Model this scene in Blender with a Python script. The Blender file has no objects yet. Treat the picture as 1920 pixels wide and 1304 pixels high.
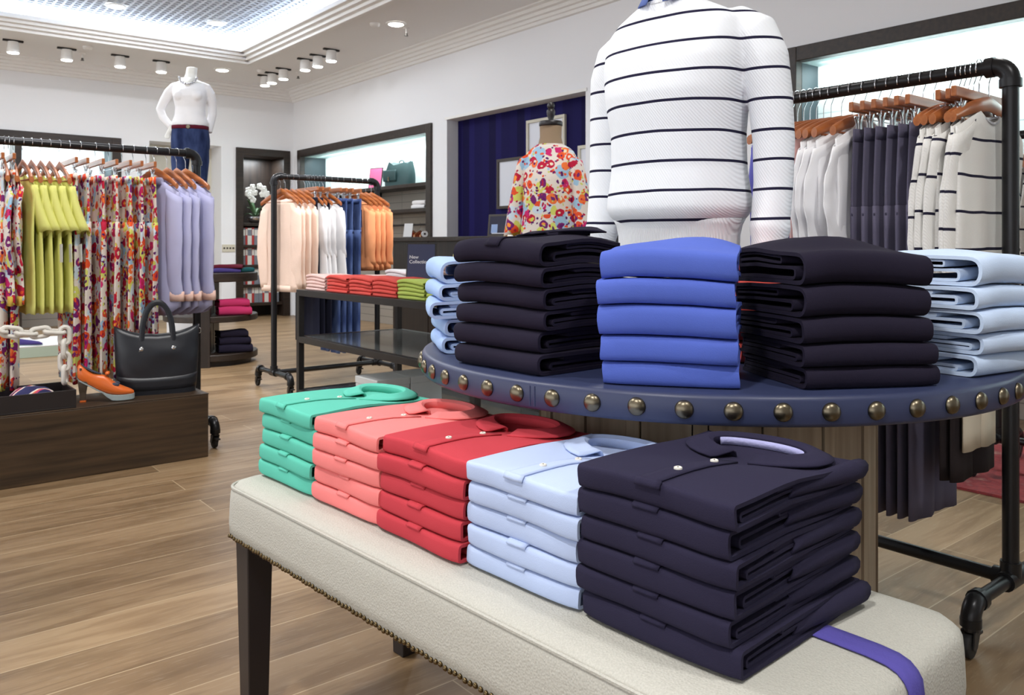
import bpy, math, random
from mathutils import Vector, Matrix, noise
random.seed(7)
S = bpy.context.scene
COL = S.collection
PI = math.pi
R = math.radians

# ------------------------------------------------------------------ camera, world, exposure
cam_d = bpy.data.cameras.new('camera')
cam_d.sensor_width = 36.0
cam_d.lens = 1545.0 / 1920.0 * 36.0
cam_d.shift_y = -0.1
cam_d.clip_end = 100
cam_d.dof.use_dof = True
cam_d.dof.focus_distance = 1.6
cam_d.dof.aperture_fstop = 14
cam = bpy.data.objects.new('camera', cam_d)
COL.objects.link(cam)
cam.location = (0, 0, 1.10)
cam.rotation_euler = (PI / 2, 0, -math.atan2(1256, 1545))
S.camera = cam

S.view_settings.view_transform = 'Standard'
S.view_settings.look = 'None'
S.view_settings.exposure = 0.3
S.view_settings.gamma = 1.0
S.view_settings.use_curve_mapping = False

W = bpy.data.worlds.new('ambient_fill')  # added soft ambient fill, enters through the open side of the room
S.world = W
W.use_nodes = True
W.node_tree.nodes['Background'].inputs[0].default_value = (0.95, 0.97, 1.0, 1)
W.node_tree.nodes['Background'].inputs[1].default_value = 1.9


def lamp(name, kind, loc, energy, target=None, parent=None, color=(1, 0.97, 0.93), **k):
    d = bpy.data.lights.new(name, kind)
    d.energy = energy
    d.color = color
    for a, b in k.items():
        setattr(d, a, b)
    o = bpy.data.objects.new(name, d)
    COL.objects.link(o)
    o.location = loc
    if target is not None:
        o.rotation_euler = (Vector(target) - Vector(loc)).to_track_quat('-Z', 'Y').to_euler()
    if parent:
        o.parent = parent
    return o


# ------------------------------------------------------------------ materials
def lin(c):
    return tuple(((x / 255) / 12.92 if x / 255 <= .04045 else ((x / 255 + .055) / 1.055) ** 2.4) for x in c) + (1,)


class Nt:
    def __init__(s, name):
        m = bpy.data.materials.new(name)
        m.use_nodes = True
        s.m = m
        s.n = m.node_tree.nodes
        s.l = m.node_tree.links
        s.b = s.n['Principled BSDF']

    def new(s, t, **k):
        o = s.n.new(t)
        for a, b in k.items():
            setattr(o, a, b)
        return o

    def link(s, a, b):
        s.l.new(a, b)

    def coords(s, scale=(1, 1, 1), rot=(0, 0, 0)):
        tc = s.new('ShaderNodeTexCoord')
        mp = s.new('ShaderNodeMapping')
        mp.inputs['Scale'].default_value = scale
        mp.inputs['Rotation'].default_value = rot
        s.link(tc.outputs['Object'], mp.inputs[0])
        return mp.outputs[0]

    def bump(s, h, strength, dist=.002):
        b = s.new('ShaderNodeBump')
        b.inputs['Strength'].default_value = strength
        b.inputs['Distance'].default_value = dist
        s.link(h, b.inputs['Height'])
        s.link(b.outputs[0], s.b.inputs['Normal'])

    def ramp(s, fac, stops, const=False):
        r = s.new('ShaderNodeValToRGB')
        e = r.color_ramp.elements
        while len(e) > 1:
            e.remove(e[-1])
        e[0].position, e[0].color = stops[0][0], stops[0][1]
        for p, c in stops[1:]:
            x = e.new(p)
            x.color = c
        if const:
            r.color_ramp.interpolation = 'CONSTANT'
        s.link(fac, r.inputs[0])
        return r.outputs[0]

    def mix(s, fac, a, b):
        x = s.new('ShaderNodeMix', data_type='RGBA')
        for v, i in ((fac, 0), (a, 6), (b, 7)):
            if hasattr(v, 'is_linked'):
                s.link(v, x.inputs[i])
            else:
                x.inputs[i].default_value = v
        return x.outputs[2]

    def math(s, op, a, b=0.0):
        x = s.new('ShaderNodeMath', operation=op)
        for v, i in ((a, 0), (b, 1)):
            if hasattr(v, 'is_linked'):
                s.link(v, x.inputs[i])
            else:
                x.inputs[i].default_value = v
        return x.outputs[0]

    def noise(s, vec, scale, detail=2):
        x = s.new('ShaderNodeTexNoise')
        x.inputs['Scale'].default_value = scale
        x.inputs['Detail'].default_value = detail
        s.link(vec, x.inputs['Vector'])
        return x


MATS = {}


def mat(name, rgb, rough=.5, metal=0., spec=.5, emit=0.):
    t = Nt(name)
    t.b.inputs['Base Color'].default_value = lin(rgb)
    t.b.inputs['Roughness'].default_value = rough
    t.b.inputs['Metallic'].default_value = metal
    t.b.inputs['Specular IOR Level'].default_value = spec
    if emit:
        t.b.inputs['Emission Color'].default_value = lin(rgb)
        t.b.inputs['Emission Strength'].default_value = emit
    MATS[name] = t.m
    return t.m


def fabric(name, rgb, grain=700, strength=.25, var=.06, dist=.0015):
    t = Nt(name)
    v = t.coords()
    n = t.noise(v, grain, 1)
    n2 = t.noise(v, 9, 3)
    c = lin(rgb)
    d = tuple(x * (1 - var * 2) for x in c[:3]) + (1,)
    t.link(t.mix(n2.outputs[0], d, c), t.b.inputs['Base Color'])
    t.b.inputs['Roughness'].default_value = .92
    t.b.inputs['Specular IOR Level'].default_value = .15
    t.bump(n.outputs[0], strength, dist)
    MATS[name] = t.m
    return t.m


def rib(name, rgb, scale, strength, rot):
    t = Nt(name)
    v = t.coords(rot=rot)
    w = t.new('ShaderNodeTexWave')
    w.inputs['Scale'].default_value = scale
    w.inputs['Distortion'].default_value = .4
    t.link(v, w.inputs['Vector'])
    t.b.inputs['Base Color'].default_value = lin(rgb)
    t.b.inputs['Roughness'].default_value = .95
    t.b.inputs['Specular IOR Level'].default_value = .1
    t.bump(w.outputs['Fac'], strength, .003)
    MATS[name] = t.m
    return t.m


def striped(name, base, dark, period, width, off=0., bump=.22, rnd=False):
    t = Nt(name)
    tc = t.new('ShaderNodeTexCoord')
    sp = t.new('ShaderNodeSeparateXYZ')
    t.link(tc.outputs['Object'], sp.inputs[0])
    nz = t.noise(tc.outputs['Object'], 5, 1)
    wob = t.math('MULTIPLY', nz.outputs[0], period * .16)
    z = t.math('ADD', sp.outputs[2], wob)
    z = t.math('ADD', z, 10 * period + off)
    if rnd:
        oi = t.new('ShaderNodeObjectInfo')
        z = t.math('ADD', z, t.math('MULTIPLY', oi.outputs['Random'], period))
    f = t.math('MODULO', z, period)
    k = t.math('LESS_THAN', f, width)
    t.link(t.mix(k, lin(base), lin(dark)), t.b.inputs['Base Color'])
    mp = t.new('ShaderNodeMapping')
    mp.inputs['Rotation'].default_value = (0, R(35), 0)
    t.link(tc.outputs['Object'], mp.inputs[0])
    w = t.new('ShaderNodeTexWave')
    w.inputs['Scale'].default_value = 55
    w.inputs['Distortion'].default_value = .5
    t.link(mp.outputs[0], w.inputs['Vector'])
    t.b.inputs['Roughness'].default_value = .95
    t.b.inputs['Specular IOR Level'].default_value = .1
    t.bump(w.outputs['Fac'], bump, .003)
    MATS[name] = t.m
    return t.m


def floral(name, scale=13.):
    t = Nt(name)
    v0 = t.coords()
    oi = t.new('ShaderNodeObjectInfo')
    va = t.new('ShaderNodeVectorMath', operation='MULTIPLY_ADD')
    t.link(oi.outputs['Location'], va.inputs[0])
    va.inputs[1].default_value = (7.3, 5.1, 9.7)
    t.link(v0, va.inputs[2])
    v = va.outputs[0]
    n = t.noise(v, 16, 2)
    vm = t.new('ShaderNodeVectorMath', operation='MULTIPLY_ADD')
    t.link(n.outputs['Color'], vm.inputs[0])
    vm.inputs[1].default_value = (.05, .05, .05)
    t.link(v, vm.inputs[2])
    base = lin((228, 218, 208))

    def layer(under, sc, thr, stops, ring=None):
        o = t.new('ShaderNodeTexVoronoi')
        o.inputs['Scale'].default_value = sc
        t.link(vm.outputs[0], o.inputs['Vector'])
        sep = t.new('ShaderNodeSeparateColor')
        t.link(o.outputs['Color'], sep.inputs[0])
        colr = t.ramp(sep.outputs[0], stops, True)
        k = t.math('LESS_THAN', o.outputs['Distance'], thr)
        if ring:
            r1 = t.math('LESS_THAN', o.outputs['Distance'], ring)
            colr = t.mix(r1, colr, t.ramp(sep.outputs[1], [(0, lin((240, 225, 190))), (.35, lin((190, 40, 70))), (.6, lin((250, 150, 60))), (.8, lin((110, 40, 110)))], True))
        return t.mix(k, under, colr)
    c = layer(base, scale * .8, .52, [(0, lin((205, 220, 232))), (.22, base), (.4, lin((214, 216, 110))), (.6, base), (.75, lin((160, 195, 220)))])
    c = layer(c, scale * 1.15, .47, [(0, lin((232, 84, 44))), (.24, lin((190, 30, 62))), (.42, lin((240, 120, 60))), (.6, lin((120, 36, 110))), (.78, base), (.86, lin((205, 40, 110)))], .2)
    c = layer(c, scale * 2.6, .33, [(0, lin((94, 30, 100))), (.25, base), (.4, lin((180, 30, 70))), (.62, lin((230, 90, 50))), (.8, lin((204, 208, 96)))])
    t.link(c, t.b.inputs['Base Color'])
    t.b.inputs['Roughness'].default_value = .75
    t.b.inputs['Specular IOR Level'].default_value = .2
    MATS[name] = t.m
    return t.m


def wood(name, c1, c2, axis=0, scale=1., rough=.45, bump=.15):
    t = Nt(name)
    s = [26 * scale] * 3
    s[axis] = 1.6 * scale
    v = t.coords(scale=tuple(s))
    n = t.noise(v, 1.4, 6)
    t.link(t.ramp(n.outputs[0], [(.3, lin(c1)), (.7, lin(c2))]), t.b.inputs['Base Color'])
    t.b.inputs['Roughness'].default_value = rough
    t.bump(n.outputs[0], bump, .002)
    MATS[name] = t.m
    return t.m


def floor_mat():
    t = Nt('oak_planks')
    v = t.coords()
    b = t.new('ShaderNodeTexBrick')
    b.offset = .37
    b.inputs['Scale'].default_value = 1
    b.inputs['Brick Width'].default_value = 1.9
    b.inputs['Row Height'].default_value = .19
    b.inputs['Mortar Size'].default_value = .0022
    b.inputs['Mortar Smooth'].default_value = .2
    b.inputs['Color1'].default_value = (0, 0, 0, 1)
    b.inputs['Color2'].default_value = (1, 1, 1, 1)
    b.inputs['Mortar'].default_value = (.5, .5, .5, 1)
    t.link(v, b.inputs['Vector'])
    mp = t.new('ShaderNodeMapping')
    mp.inputs['Scale'].default_value = (1.1, 9, 1)
    t.link(v, mp.inputs[0])
    va = t.new('ShaderNodeVectorMath', operation='MULTIPLY_ADD')
    t.link(b.outputs['Color'], va.inputs[0])
    va.inputs[1].default_value = (7, 9, 5)
    t.link(mp.outputs[0], va.inputs[2])
    n = t.noise(va.outputs[0], 1.5, 6)
    n.inputs['Distortion'].default_value = 1.2
    tone = t.mix(b.outputs['Color'], lin((140, 114, 84)), lin((170, 143, 110)))
    dark = t.mix(b.outputs['Color'], lin((114, 90, 63)), lin((148, 120, 88)))
    k = t.ramp(n.outputs[0], [(.42, (0, 0, 0, 1)), (.62, (1, 1, 1, 1))])
    c = t.mix(k, tone, dark)
    n3 = t.noise(mp.outputs[0], 14, 3)
    k3 = t.ramp(n3.outputs[0], [(.55, (0, 0, 0, 1)), (.8, (.35, .35, .35, 1))])
    c = t.mix(k3, c, lin((188, 170, 146)))
    c = t.mix(b.outputs['Fac'], c, lin((186, 164, 132)))
    t.link(c, t.b.inputs['Base Color'])
    t.b.inputs['Roughness'].default_value = .38
    t.b.inputs['Specular IOR Level'].default_value = .35
    t.bump(n.outputs[0], .08, .002)
    MATS['floor'] = t.m


def linen_mat(name, rgb):
    t = Nt(name)
    v = t.coords(rot=(0, 0, R(40)))
    ck = t.new('ShaderNodeTexVoronoi')
    ck.inputs['Scale'].default_value = 260
    t.link(v, ck.inputs['Vector'])
    n = t.noise(v, 420, 2)
    c = lin(rgb)
    t.link(t.mix(n.outputs[0], tuple(x * .72 for x in c[:3]) + (1,), tuple(min(1, x * 1.12) for x in c[:3]) + (1,)), t.b.inputs['Base Color'])
    t.b.inputs['Roughness'].default_value = .95
    t.b.inputs['Specular IOR Level'].default_value = .1
    t.bump(ck.outputs['Distance'], .5, .0015)
    MATS[name] = t.m


def tile_mat(name, rgb, line, bw, rh, mortar=.004, rough=.25):
    t = Nt(name)
    tc = t.new('ShaderNodeTexCoord')
    sp = t.new('ShaderNodeSeparateXYZ')
    t.link(tc.outputs['Object'], sp.inputs[0])
    cb = t.new('ShaderNodeCombineXYZ')
    t.link(t.math('ADD', sp.outputs[0], sp.outputs[1]), cb.inputs[0])
    t.link(sp.outputs[2], cb.inputs[1])
    b = t.new('ShaderNodeTexBrick')
    b.offset = 0
    b.inputs['Scale'].default_value = 1
    b.inputs['Brick Width'].default_value = bw
    b.inputs['Row Height'].default_value = rh
    b.inputs['Mortar Size'].default_value = mortar
    b.inputs['Color1'].default_value = lin(rgb)
    b.inputs['Color2'].default_value = lin(tuple(x * .97 for x in rgb))
    b.inputs['Mortar'].default_value = lin(line)
    t.link(cb.outputs[0], b.inputs['Vector'])
    t.link(b.outputs['Color'], t.b.inputs['Base Color'])
    t.b.inputs['Roughness'].default_value = rough
    MATS[name] = t.m


def denim(name, c1, c2):
    t = Nt(name)
    v = t.coords(scale=(1, 1, .35))
    n = t.noise(v, 12, 4)
    n2 = t.noise(v, 500, 1)
    t.link(t.ramp(n.outputs[0], [(.35, lin(c1)), (.68, lin(c2))]), t.b.inputs['Base Color'])
    t.b.inputs['Roughness'].default_value = .9
    t.b.inputs['Specular IOR Level'].default_value = .15
    t.bump(n2.outputs[0], .2, .001)
    MATS[name] = t.m


floor_mat()
mat('wall_paint', (236, 237, 240), .85, spec=.2)
mat('ceiling_paint', (238, 237, 236), .9, spec=.2)
mat('cornice_paint', (238, 237, 235), .7, spec=.3)
mat('grille_white', (214, 222, 232), .6)
mat('cove_glow', (226, 238, 255), .5, emit=8.0)
mat('lens_glow', (255, 252, 245), .5, emit=14.0)
wood('dark_wood', (30, 22, 17), (52, 39, 30), 0)
wood('dark_wood_vertical', (24, 18, 15), (44, 34, 28), 2)
wood('plinth_wood', (44, 33, 23), (78, 60, 42), 0, rough=.4)
wood('weathered_plank', (128, 112, 94), (168, 152, 130), 2, rough=.8)
wood('hanger_wood', (150, 84, 44), (186, 112, 62), 0, 1.5, rough=.3)
wood('light_hanger_wood', (190, 128, 76), (214, 150, 94), 0, 1.5, rough=.3)
mat('pipe_black', (40, 40, 42), .32, .55, .5)
mat('steel_dark', (52, 50, 50), .38, .5)
mat('chrome', (200, 200, 204), .18, 1.)
mat('grey_metal', (120, 118, 116), .35, .8)
mat('rubber', (22, 22, 23), .6)
mat('brass_old', (112, 104, 88), .34, 1.)
mat('nail_brass', (96, 82, 58), .3, 1.)
mat('white_plastic', (236, 235, 233), .4)
mat('mannequin_white', (238, 238, 232), .35)
mat('navy_leather', (47, 54, 84), .42, spec=.4)
mat('bag_leather', (28, 31, 39), .38, spec=.5)
mat('leg_black', (34, 29, 31), .4)
mat('orange_leather', (226, 110, 44), .32)
mat('sole_grey', (160, 172, 174), .5)
mat('shoe_lining', (58, 66, 86), .7)
mat('heel_wood', (92, 78, 66), .5)
mat('navy_wallpaper', (38, 34, 92), .7)
mat('paper_white', (222, 222, 222), .6)
mat('mount_white', (226, 228, 236), .5)
mat('frame_cream', (206, 200, 182), .5)
mat('frame_brown', (62, 52, 44), .5)
mat('sign_navy', (48, 54, 92), .35)
mat('letter_white', (225, 228, 238), .5)
mat('sign_pink', (206, 96, 140), .5)
mat('box_white', (205, 206, 204), .5)
mat('mint', (188, 205, 188), .6)
mat('backpack_green', (44, 74, 76), .6)
mat('black_cloth', (24, 24, 28), .6)
mat('screen_dark', (40, 42, 66), .15)
mat('book_red', (176, 50, 48), .6)
mat('book_grey', (120, 124, 134), .6)
mat('book_white', (216, 214, 208), .6)
mat('leaf_green', (70, 100, 66), .5)
mat('orchid_white', (240, 240, 236), .6)
mat('dressform_linen', (150, 128, 104), .9)
mat('button_white', (226, 222, 212), .3)
mat('button_hole', (70, 60, 55), .6)
mat('yellow_lining', (206, 172, 70), .8)
mat('chain_white', (226, 222, 214), .45)
mat('teal_side', (46, 60, 66), .4)
mat('soffit_pale', (196, 222, 222), .5)
mat('alcove_beige', (214, 210, 196), .8)
tile_mat('cabinet_tile', (226, 240, 240), (176, 200, 202), .62, .21)
tile_mat('shaded_tile', (150, 143, 134), (110, 104, 98), .62, .105)  # cabinet tile with the shade of the under-lit lower back in its colour
linen_mat('linen', (192, 190, 181))
fabric('purple_webbing', (92, 84, 166), 300, .5)
fabric('cloth_green', (98, 196, 174))
fabric('cloth_coral', (244, 136, 134))
fabric('cloth_red', (196, 66, 76))
fabric('cloth_pale_blue', (186, 202, 236))
fabric('cloth_sky', (166, 190, 232), 500)
fabric('cloth_ice', (196, 214, 240), 500)
fabric('cloth_navy', (42, 39, 60))
fabric('cloth_black_navy', (32, 28, 44))
fabric('cloth_royal', (84, 104, 190))
fabric('cloth_violet_blue', (104, 104, 184))
fabric('cloth_scarlet', (226, 92, 84))
fabric('cloth_lime_fold', (186, 204, 104))
fabric('cloth_yellow', (238, 224, 150))
fabric('cloth_shell', (244, 208, 200))
fabric('cloth_white', (246, 245, 247), 500, .15)
fabric('cloth_lime', (230, 230, 136), 500, .15)
fabric('cloth_lavender', (184, 184, 218), 500, .15)
fabric('cloth_peach', (248, 220, 202), 160, .6)
fabric('cuff_peach', (238, 200, 186))
fabric('cloth_orange', (250, 170, 120))
fabric('cloth_orange_pale', (252, 224, 206))
fabric('cloth_grey_violet', (100, 96, 116), 500, .2)
fabric('cloth_charcoal', (52, 46, 48), 500, .2)
fabric('cloth_dark_trouser', (30, 32, 48), 500, .2)
fabric('cloth_cream', (226, 216, 196))
fabric('cloth_pink', (240, 196, 192))
fabric('cloth_magenta', (184, 52, 98))
fabric('cloth_purple', (72, 62, 120))
fabric('cloth_teal', (40, 96, 100))
fabric('cloth_maroon', (96, 30, 46))
fabric('cloth_rust', (176, 84, 56))
fabric('collar_blue_denim', (98, 116, 176))
fabric('tape_lilac', (176, 176, 220), 200, .6)
denim('denim_mid', (56, 74, 122), (104, 126, 176))
denim('denim_dark', (30, 40, 74), (62, 76, 116))
striped('knit_stripe_big', (222, 225, 230), (34, 32, 54), .0725, .0068, .0397)
striped('knit_stripe', (228, 226, 222), (40, 38, 56), .105, .008, .0, .22, True)
rib('knit_rib', (222, 224, 228), 70, .5, (0, 0, 0))
floral('floral_small', 15)
floral('floral_big', 14)


def wallpaper():
    t = Nt('striped_wallpaper')
    tc = t.new('ShaderNodeTexCoord')
    sp = t.new('ShaderNodeSeparateXYZ')
    t.link(tc.outputs['Object'], sp.inputs[0])
    f = t.math('MODULO', t.math('ADD', sp.outputs[1], 20), .5)
    c = t.ramp(t.math('DIVIDE', f, .5), [(0, lin((22, 17, 70))), (.3, lin((28, 23, 82))), (.5, lin((17, 12, 58))), (.75, lin((24, 19, 74)))], True)
    t.link(c, t.b.inputs['Base Color'])
    t.b.inputs['Roughness'].default_value = .7
    t.b.inputs['Specular IOR Level'].default_value = .12
    MATS['wallpaper'] = t.m


def rugmat():
    t = Nt('patterned_rug')
    v = t.coords()
    n = t.noise(v, 7, 5)
    n2 = t.noise(v, 60, 3)
    c = t.ramp(n.outputs[0], [(.32, lin((92, 34, 40))), (.45, lin((150, 60, 60))), (.58, lin((132, 42, 48))), (.72, lin((160, 122, 108)))])
    c = t.mix(t.ramp(n2.outputs[0], [(.5, (0, 0, 0, 1)), (.75, (.6, .6, .6, 1))]), c, lin((90, 50, 60)))
    t.link(c, t.b.inputs['Base Color'])
    t.b.inputs['Roughness'].default_value = .95
    t.bump(n2.outputs[0], .6, .004)
    MATS['rug'] = t.m


def scarfmat():
    t = Nt('scarf_print')
    v = t.coords(scale=(1, 1, 1), rot=(0, 0, R(30)))
    w = t.new('ShaderNodeTexWave')
    w.inputs['Scale'].default_value = 2.2
    w.inputs['Distortion'].default_value = 7
    t.link(v, w.inputs['Vector'])
    t.link(t.ramp(w.outputs['Fac'], [(0, lin((40, 40, 90))), (.4, lin((240, 230, 220))), (.6, lin((230, 120, 80))), (.75, lin((200, 60, 110))), (.88, lin((36, 36, 84)))], True), t.b.inputs['Base Color'])
    t.b.inputs['Roughness'].default_value = .8
    MATS['scarf'] = t.m


def glassmat():
    t = Nt('smoked_glass')
    t.b.inputs['Base Color'].default_value = (.62, .66, .66, 1)
    t.b.inputs['Roughness'].default_value = .03
    t.b.inputs['Transmission Weight'].default_value = .85
    t.b.inputs['IOR'].default_value = 1.3
    MATS['glass'] = t.m


wallpaper(); rugmat(); scarfmat(); glassmat()


# ------------------------------------------------------------------ mesh helpers
class MB:
    def __init__(s):
        s.v = []
        s.f = []

    def add(s, vs, fs, M=None):
        o = len(s.v)
        if M is not None:
            vs = [M @ Vector(p) for p in vs]
        s.v += [tuple(p) for p in vs]
        s.f += [tuple(i + o for i in f) for f in fs]
        return s

    def box(s, x0, y0, z0, x1, y1, z1, M=None):
        v = [(x, y, z) for z in (z0, z1) for y in (y0, y1) for x in (x0, x1)]
        return s.add(v, [(0, 2, 3, 1), (4, 5, 7, 6), (0, 1, 5, 4), (2, 6, 7, 3), (0, 4, 6, 2), (1, 3, 7, 5)], M)

    def grid(s, rows, cu=False, cv=False, cap=False, M=None):
        n, m = len(rows), len(rows[0])
        v = [p for r in rows for p in r]
        f = []
        for i in range(n if cv else n - 1):
            for j in range(m if cu else m - 1):
                a, b = i * m + j, i * m + (j + 1) % m
                c, d = ((i + 1) % n) * m + (j + 1) % m, ((i + 1) % n) * m + j
                f.append((a, b, c, d))
        if cap:
            f.append(tuple(range(m))[::-1])
            f.append(tuple((n - 1) * m + j for j in range(m)))
        return s.add(v, f, M)

    def tube(s, pts, r, n=10, closed=False, cap=True, M=None, flat=1., up=None):
        pts = [Vector(p) for p in pts]
        k = len(pts)
        rr = r if isinstance(r, (list, tuple)) else [r] * k
        rows = []
        prev = None
        for i in range(k):
            a = pts[(i - 1) % k] if (closed or i > 0) else pts[i]
            b = pts[(i + 1) % k] if (closed or i < k - 1) else pts[i]
            t = (b - a).normalized()
            if prev is None:
                q = Vector(up) if up else (Vector((0, 0, 1)) if abs(t.z) < .9 else Vector((1, 0, 0)))
            else:
                q = prev
            u = (q - t * q.dot(t))
            u = u.normalized() if u.length > 1e-6 else t.orthogonal().normalized()
            prev = u
            w = t.cross(u)
            rows.append([pts[i] + u * (rr[i] * math.cos(2 * PI * j / n)) + w * (rr[i] * flat * math.sin(2 * PI * j / n)) for j in range(n)])
        return s.grid(rows, cu=True, cv=closed, cap=cap and not closed, M=M)

    def lathe(s, prof, n=24, M=None, cap=True):
        rows = [[(r * math.cos(2 * PI * j / n), r * math.sin(2 * PI * j / n), z) for j in range(n)] for r, z in prof]
        return s.grid(rows, cu=True, cap=cap, M=M)

    def rings(s, rs, n=24, cap=True, M=None, pw=.85):
        """rs: (cx, cy, z, rx, ry)"""
        rows = []
        for cx, cy, z, rx, ry in rs:
            row = []
            for j in range(n):
                c, d = math.cos(2 * PI * j / n), math.sin(2 * PI * j / n)
                row.append((cx + rx * math.copysign(abs(c) ** pw, c), cy + ry * math.copysign(abs(d) ** pw, d), z))
            rows.append(row)
        return s.grid(rows, cu=True, cap=cap, M=M)

    def ball(s, c, r, nu=14, nv=9, M=None):
        rx, ry, rz = r if isinstance(r, (tuple, list)) else (r, r, r)
        rows = []
        for i in range(nv + 1):
            a = -PI / 2 + PI * (i + .02) / (nv + .04)
            rows.append([(c[0] + rx * math.cos(a) * math.cos(2 * PI * j / nu), c[1] + ry * math.cos(a) * math.sin(2 * PI * j / nu), c[2] + rz * math.sin(a)) for j in range(nu)])
        return s.grid(rows, cu=True, cap=True, M=M)

    def build(s, name, m, parent=None, smooth=True, bevel=0., seg=2, solid=0., sub=0, remesh=0., sm=0, angle=42):
        me = bpy.data.meshes.new(name)
        me.from_pydata(s.v, [], s.f)
        me.update()
        if smooth:
            for p in me.polygons:
                p.use_smooth = True
            if not remesh:
                me.set_sharp_from_angle(angle=R(angle))
        me.materials.append(MATS[m])
        o = bpy.data.objects.new(name, me)
        COL.objects.link(o)
        if parent is not None:
            o.parent = parent
        if solid:
            x = o.modifiers.new('thickness', 'SOLIDIFY')
            x.thickness = solid
            x.offset = 0
        if bevel:
            x = o.modifiers.new('bevel', 'BEVEL')
            x.width = bevel
            x.segments = seg
            x.limit_method = 'ANGLE'
            x.harden_normals = False
        if remesh:
            x = o.modifiers.new('remesh', 'REMESH')
            x.mode = 'VOXEL'
            x.voxel_size = remesh
            x.use_smooth_shade = True
            if sm:
                x = o.modifiers.new('smooth', 'SMOOTH')
                x.iterations = sm
                x.factor = .5
        if sub:
            x = o.modifiers.new('sub', 'SUBSURF')
            x.levels = x.render_levels = sub
        return o


def tag(o, label=None, cat=None, group=None, kind=None):
    if label:
        o['label'] = label
    if cat:
        o['category'] = cat
    if group:
        o['group'] = group
    if kind:
        o['kind'] = kind
    return o


def thing(name, label, cat, loc=(0, 0, 0), rz=0., group=None):
    o = bpy.data.objects.new(name, None)
    o.empty_display_size = .05
    COL.objects.link(o)
    o.location = loc
    o.rotation_euler = (0, 0, rz)
    return tag(o, label, cat, group)


def copy_tree(o, parent=None):
    c = o.copy()
    COL.objects.link(c)
    if parent is not None:
        c.parent = parent
    for ch in list(o.children):
        copy_tree(ch, c)
    return c


def struct(o):
    o['kind'] = 'structure'
    return o


def T(x, y, z, rz=0., rx=0., ry=0.):
    return Matrix.Translation((x, y, z)) @ Matrix.Rotation(rz, 4, 'Z') @ Matrix.Rotation(ry, 4, 'Y') @ Matrix.Rotation(rx, 4, 'X')


ORD = ['first', 'second', 'third', 'fourth', 'fifth', 'sixth', 'seventh', 'eighth', 'ninth', 'tenth', 'eleventh', 'twelfth']


def sst(a, b, x):
    t = max(0., min(1., (x - a) / (b - a)))
    return t * t * (3 - 2 * t)


def lerp(a, b, t):
    return a + (b - a) * t

# ------------------------------------------------------------------ room shell
WX, WY, CZ = 5.5, 12.2, 3.5
struct(MB().box(-7, -5, -.06, 6.3, 12.9, 0).build('floor', 'floor', smooth=False))
m = MB()
T0 = 2.57
m.box(WX, -5, T0, 6.3, 12.9, CZ)
for y0, y1 in ((12.016, 12.9), (7.974, 8.278), (3.511, 5.653)):
    m.box(WX, y0, 0, 6.3, y1, T0)
struct(m.build('wall_right', 'wall_paint', smooth=False))
m = MB()
m.box(-7, WY, T0, WX, 12.9, CZ)
for x0, x1 in ((-7, -1.4), (2.98, 3.35), (4.363, 4.579), (5.433, 5.5)):
    m.box(x0, WY, 0, x1, 12.9, T0)
struct(m.build('wall_back', 'wall_paint', smooth=False))
struct(MB().box(-7, -5.1, 0, 6.3, -5, CZ).build('wall_front', 'wall_paint', smooth=False))
struct(MB().box(3.35, 12.62, 0, 4.363, 12.7, T0).build('wall_alcove', 'alcove_beige', smooth=False))

KX0, KX1, KY0, KY1 = -3.2, 4.2, 3.4, 10.65          # coffer
m = MB()
m.box(KX1, -5, CZ, 6.3, 12.9, CZ + .1).box(-7, -5, CZ, KX0, 12.9, CZ + .1)
m.box(KX0, KY1, CZ, KX1, 12.9, CZ + .1).box(KX0, -5, CZ, KX1, KY0, CZ + .1)
struct(m.build('ceiling', 'ceiling_paint', smooth=False))
# stepped mould round the coffer
m = MB()
for k in range(4):
    e, z0, z1 = .055 * (k + 1), CZ - .02 + .036 * k, CZ + .016 + .036 * k + .02
    m.box(KX1 - e, KY0, z0, KX1 - e + .07, KY1, z1)
    m.box(KX0, KY1 - e, z0, KX1 - e + .07, KY1 - e + .07, z1)
struct(m.build('trim_1', 'cornice_paint', smooth=False, bevel=.008))
m = MB()
m.box(KX1 - .12, KY0, CZ + .12, KX1 - .08, KY1 - .08, CZ + .28)
m.box(KX0, KY1 - .12, CZ + .12, KX1 - .08, KY1 - .08, CZ + .28)
struct(m.build('cove_light', 'cove_glow', smooth=False))
m = MB()
x = KX0
while x < KX1 - .1:
    m.box(x, KY0, CZ + .285, x + .022, KY1 - .1, CZ + .325)
    x += .085
y = KY0
while y < KY1 - .1:
    m.box(KX0, y, CZ + .287, KX1 - .1, y + .022, CZ + .323)
    y += .085
struct(m.build('ceiling_grille', 'grille_white', smooth=False))
struct(MB().box(KX0 - .1, KY0 - .1, CZ + .46, KX1 + .1, KY1 + .1, CZ + .5).build('ceiling_panel', 'ceiling_paint', smooth=False))
# cornices: stepped profile along back and right wall
prof = [(0, -.17), (.035, -.165), (.04, -.135), (.065, -.13), (.07, -.1), (.1, -.094), (.105, -.062), (.14, -.054), (.145, -.022), (.19, -.015), (.19, 0), (0, 0)]
m = MB()
m.grid([[(-7, WY - a, CZ + b) for a, b in prof], [(WX - 0, WY - a, CZ + b) for a, b in prof]], cu=True, cap=True)
struct(m.build('trim_2', 'cornice_paint', smooth=False))
m = MB()
m.grid([[(WX - a, WY, CZ + b) for a, b in prof], [(WX - a, -5, CZ + b) for a, b in prof]], cu=True, cap=True)
struct(m.build('trim_3', 'cornice_paint', smooth=False))


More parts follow.
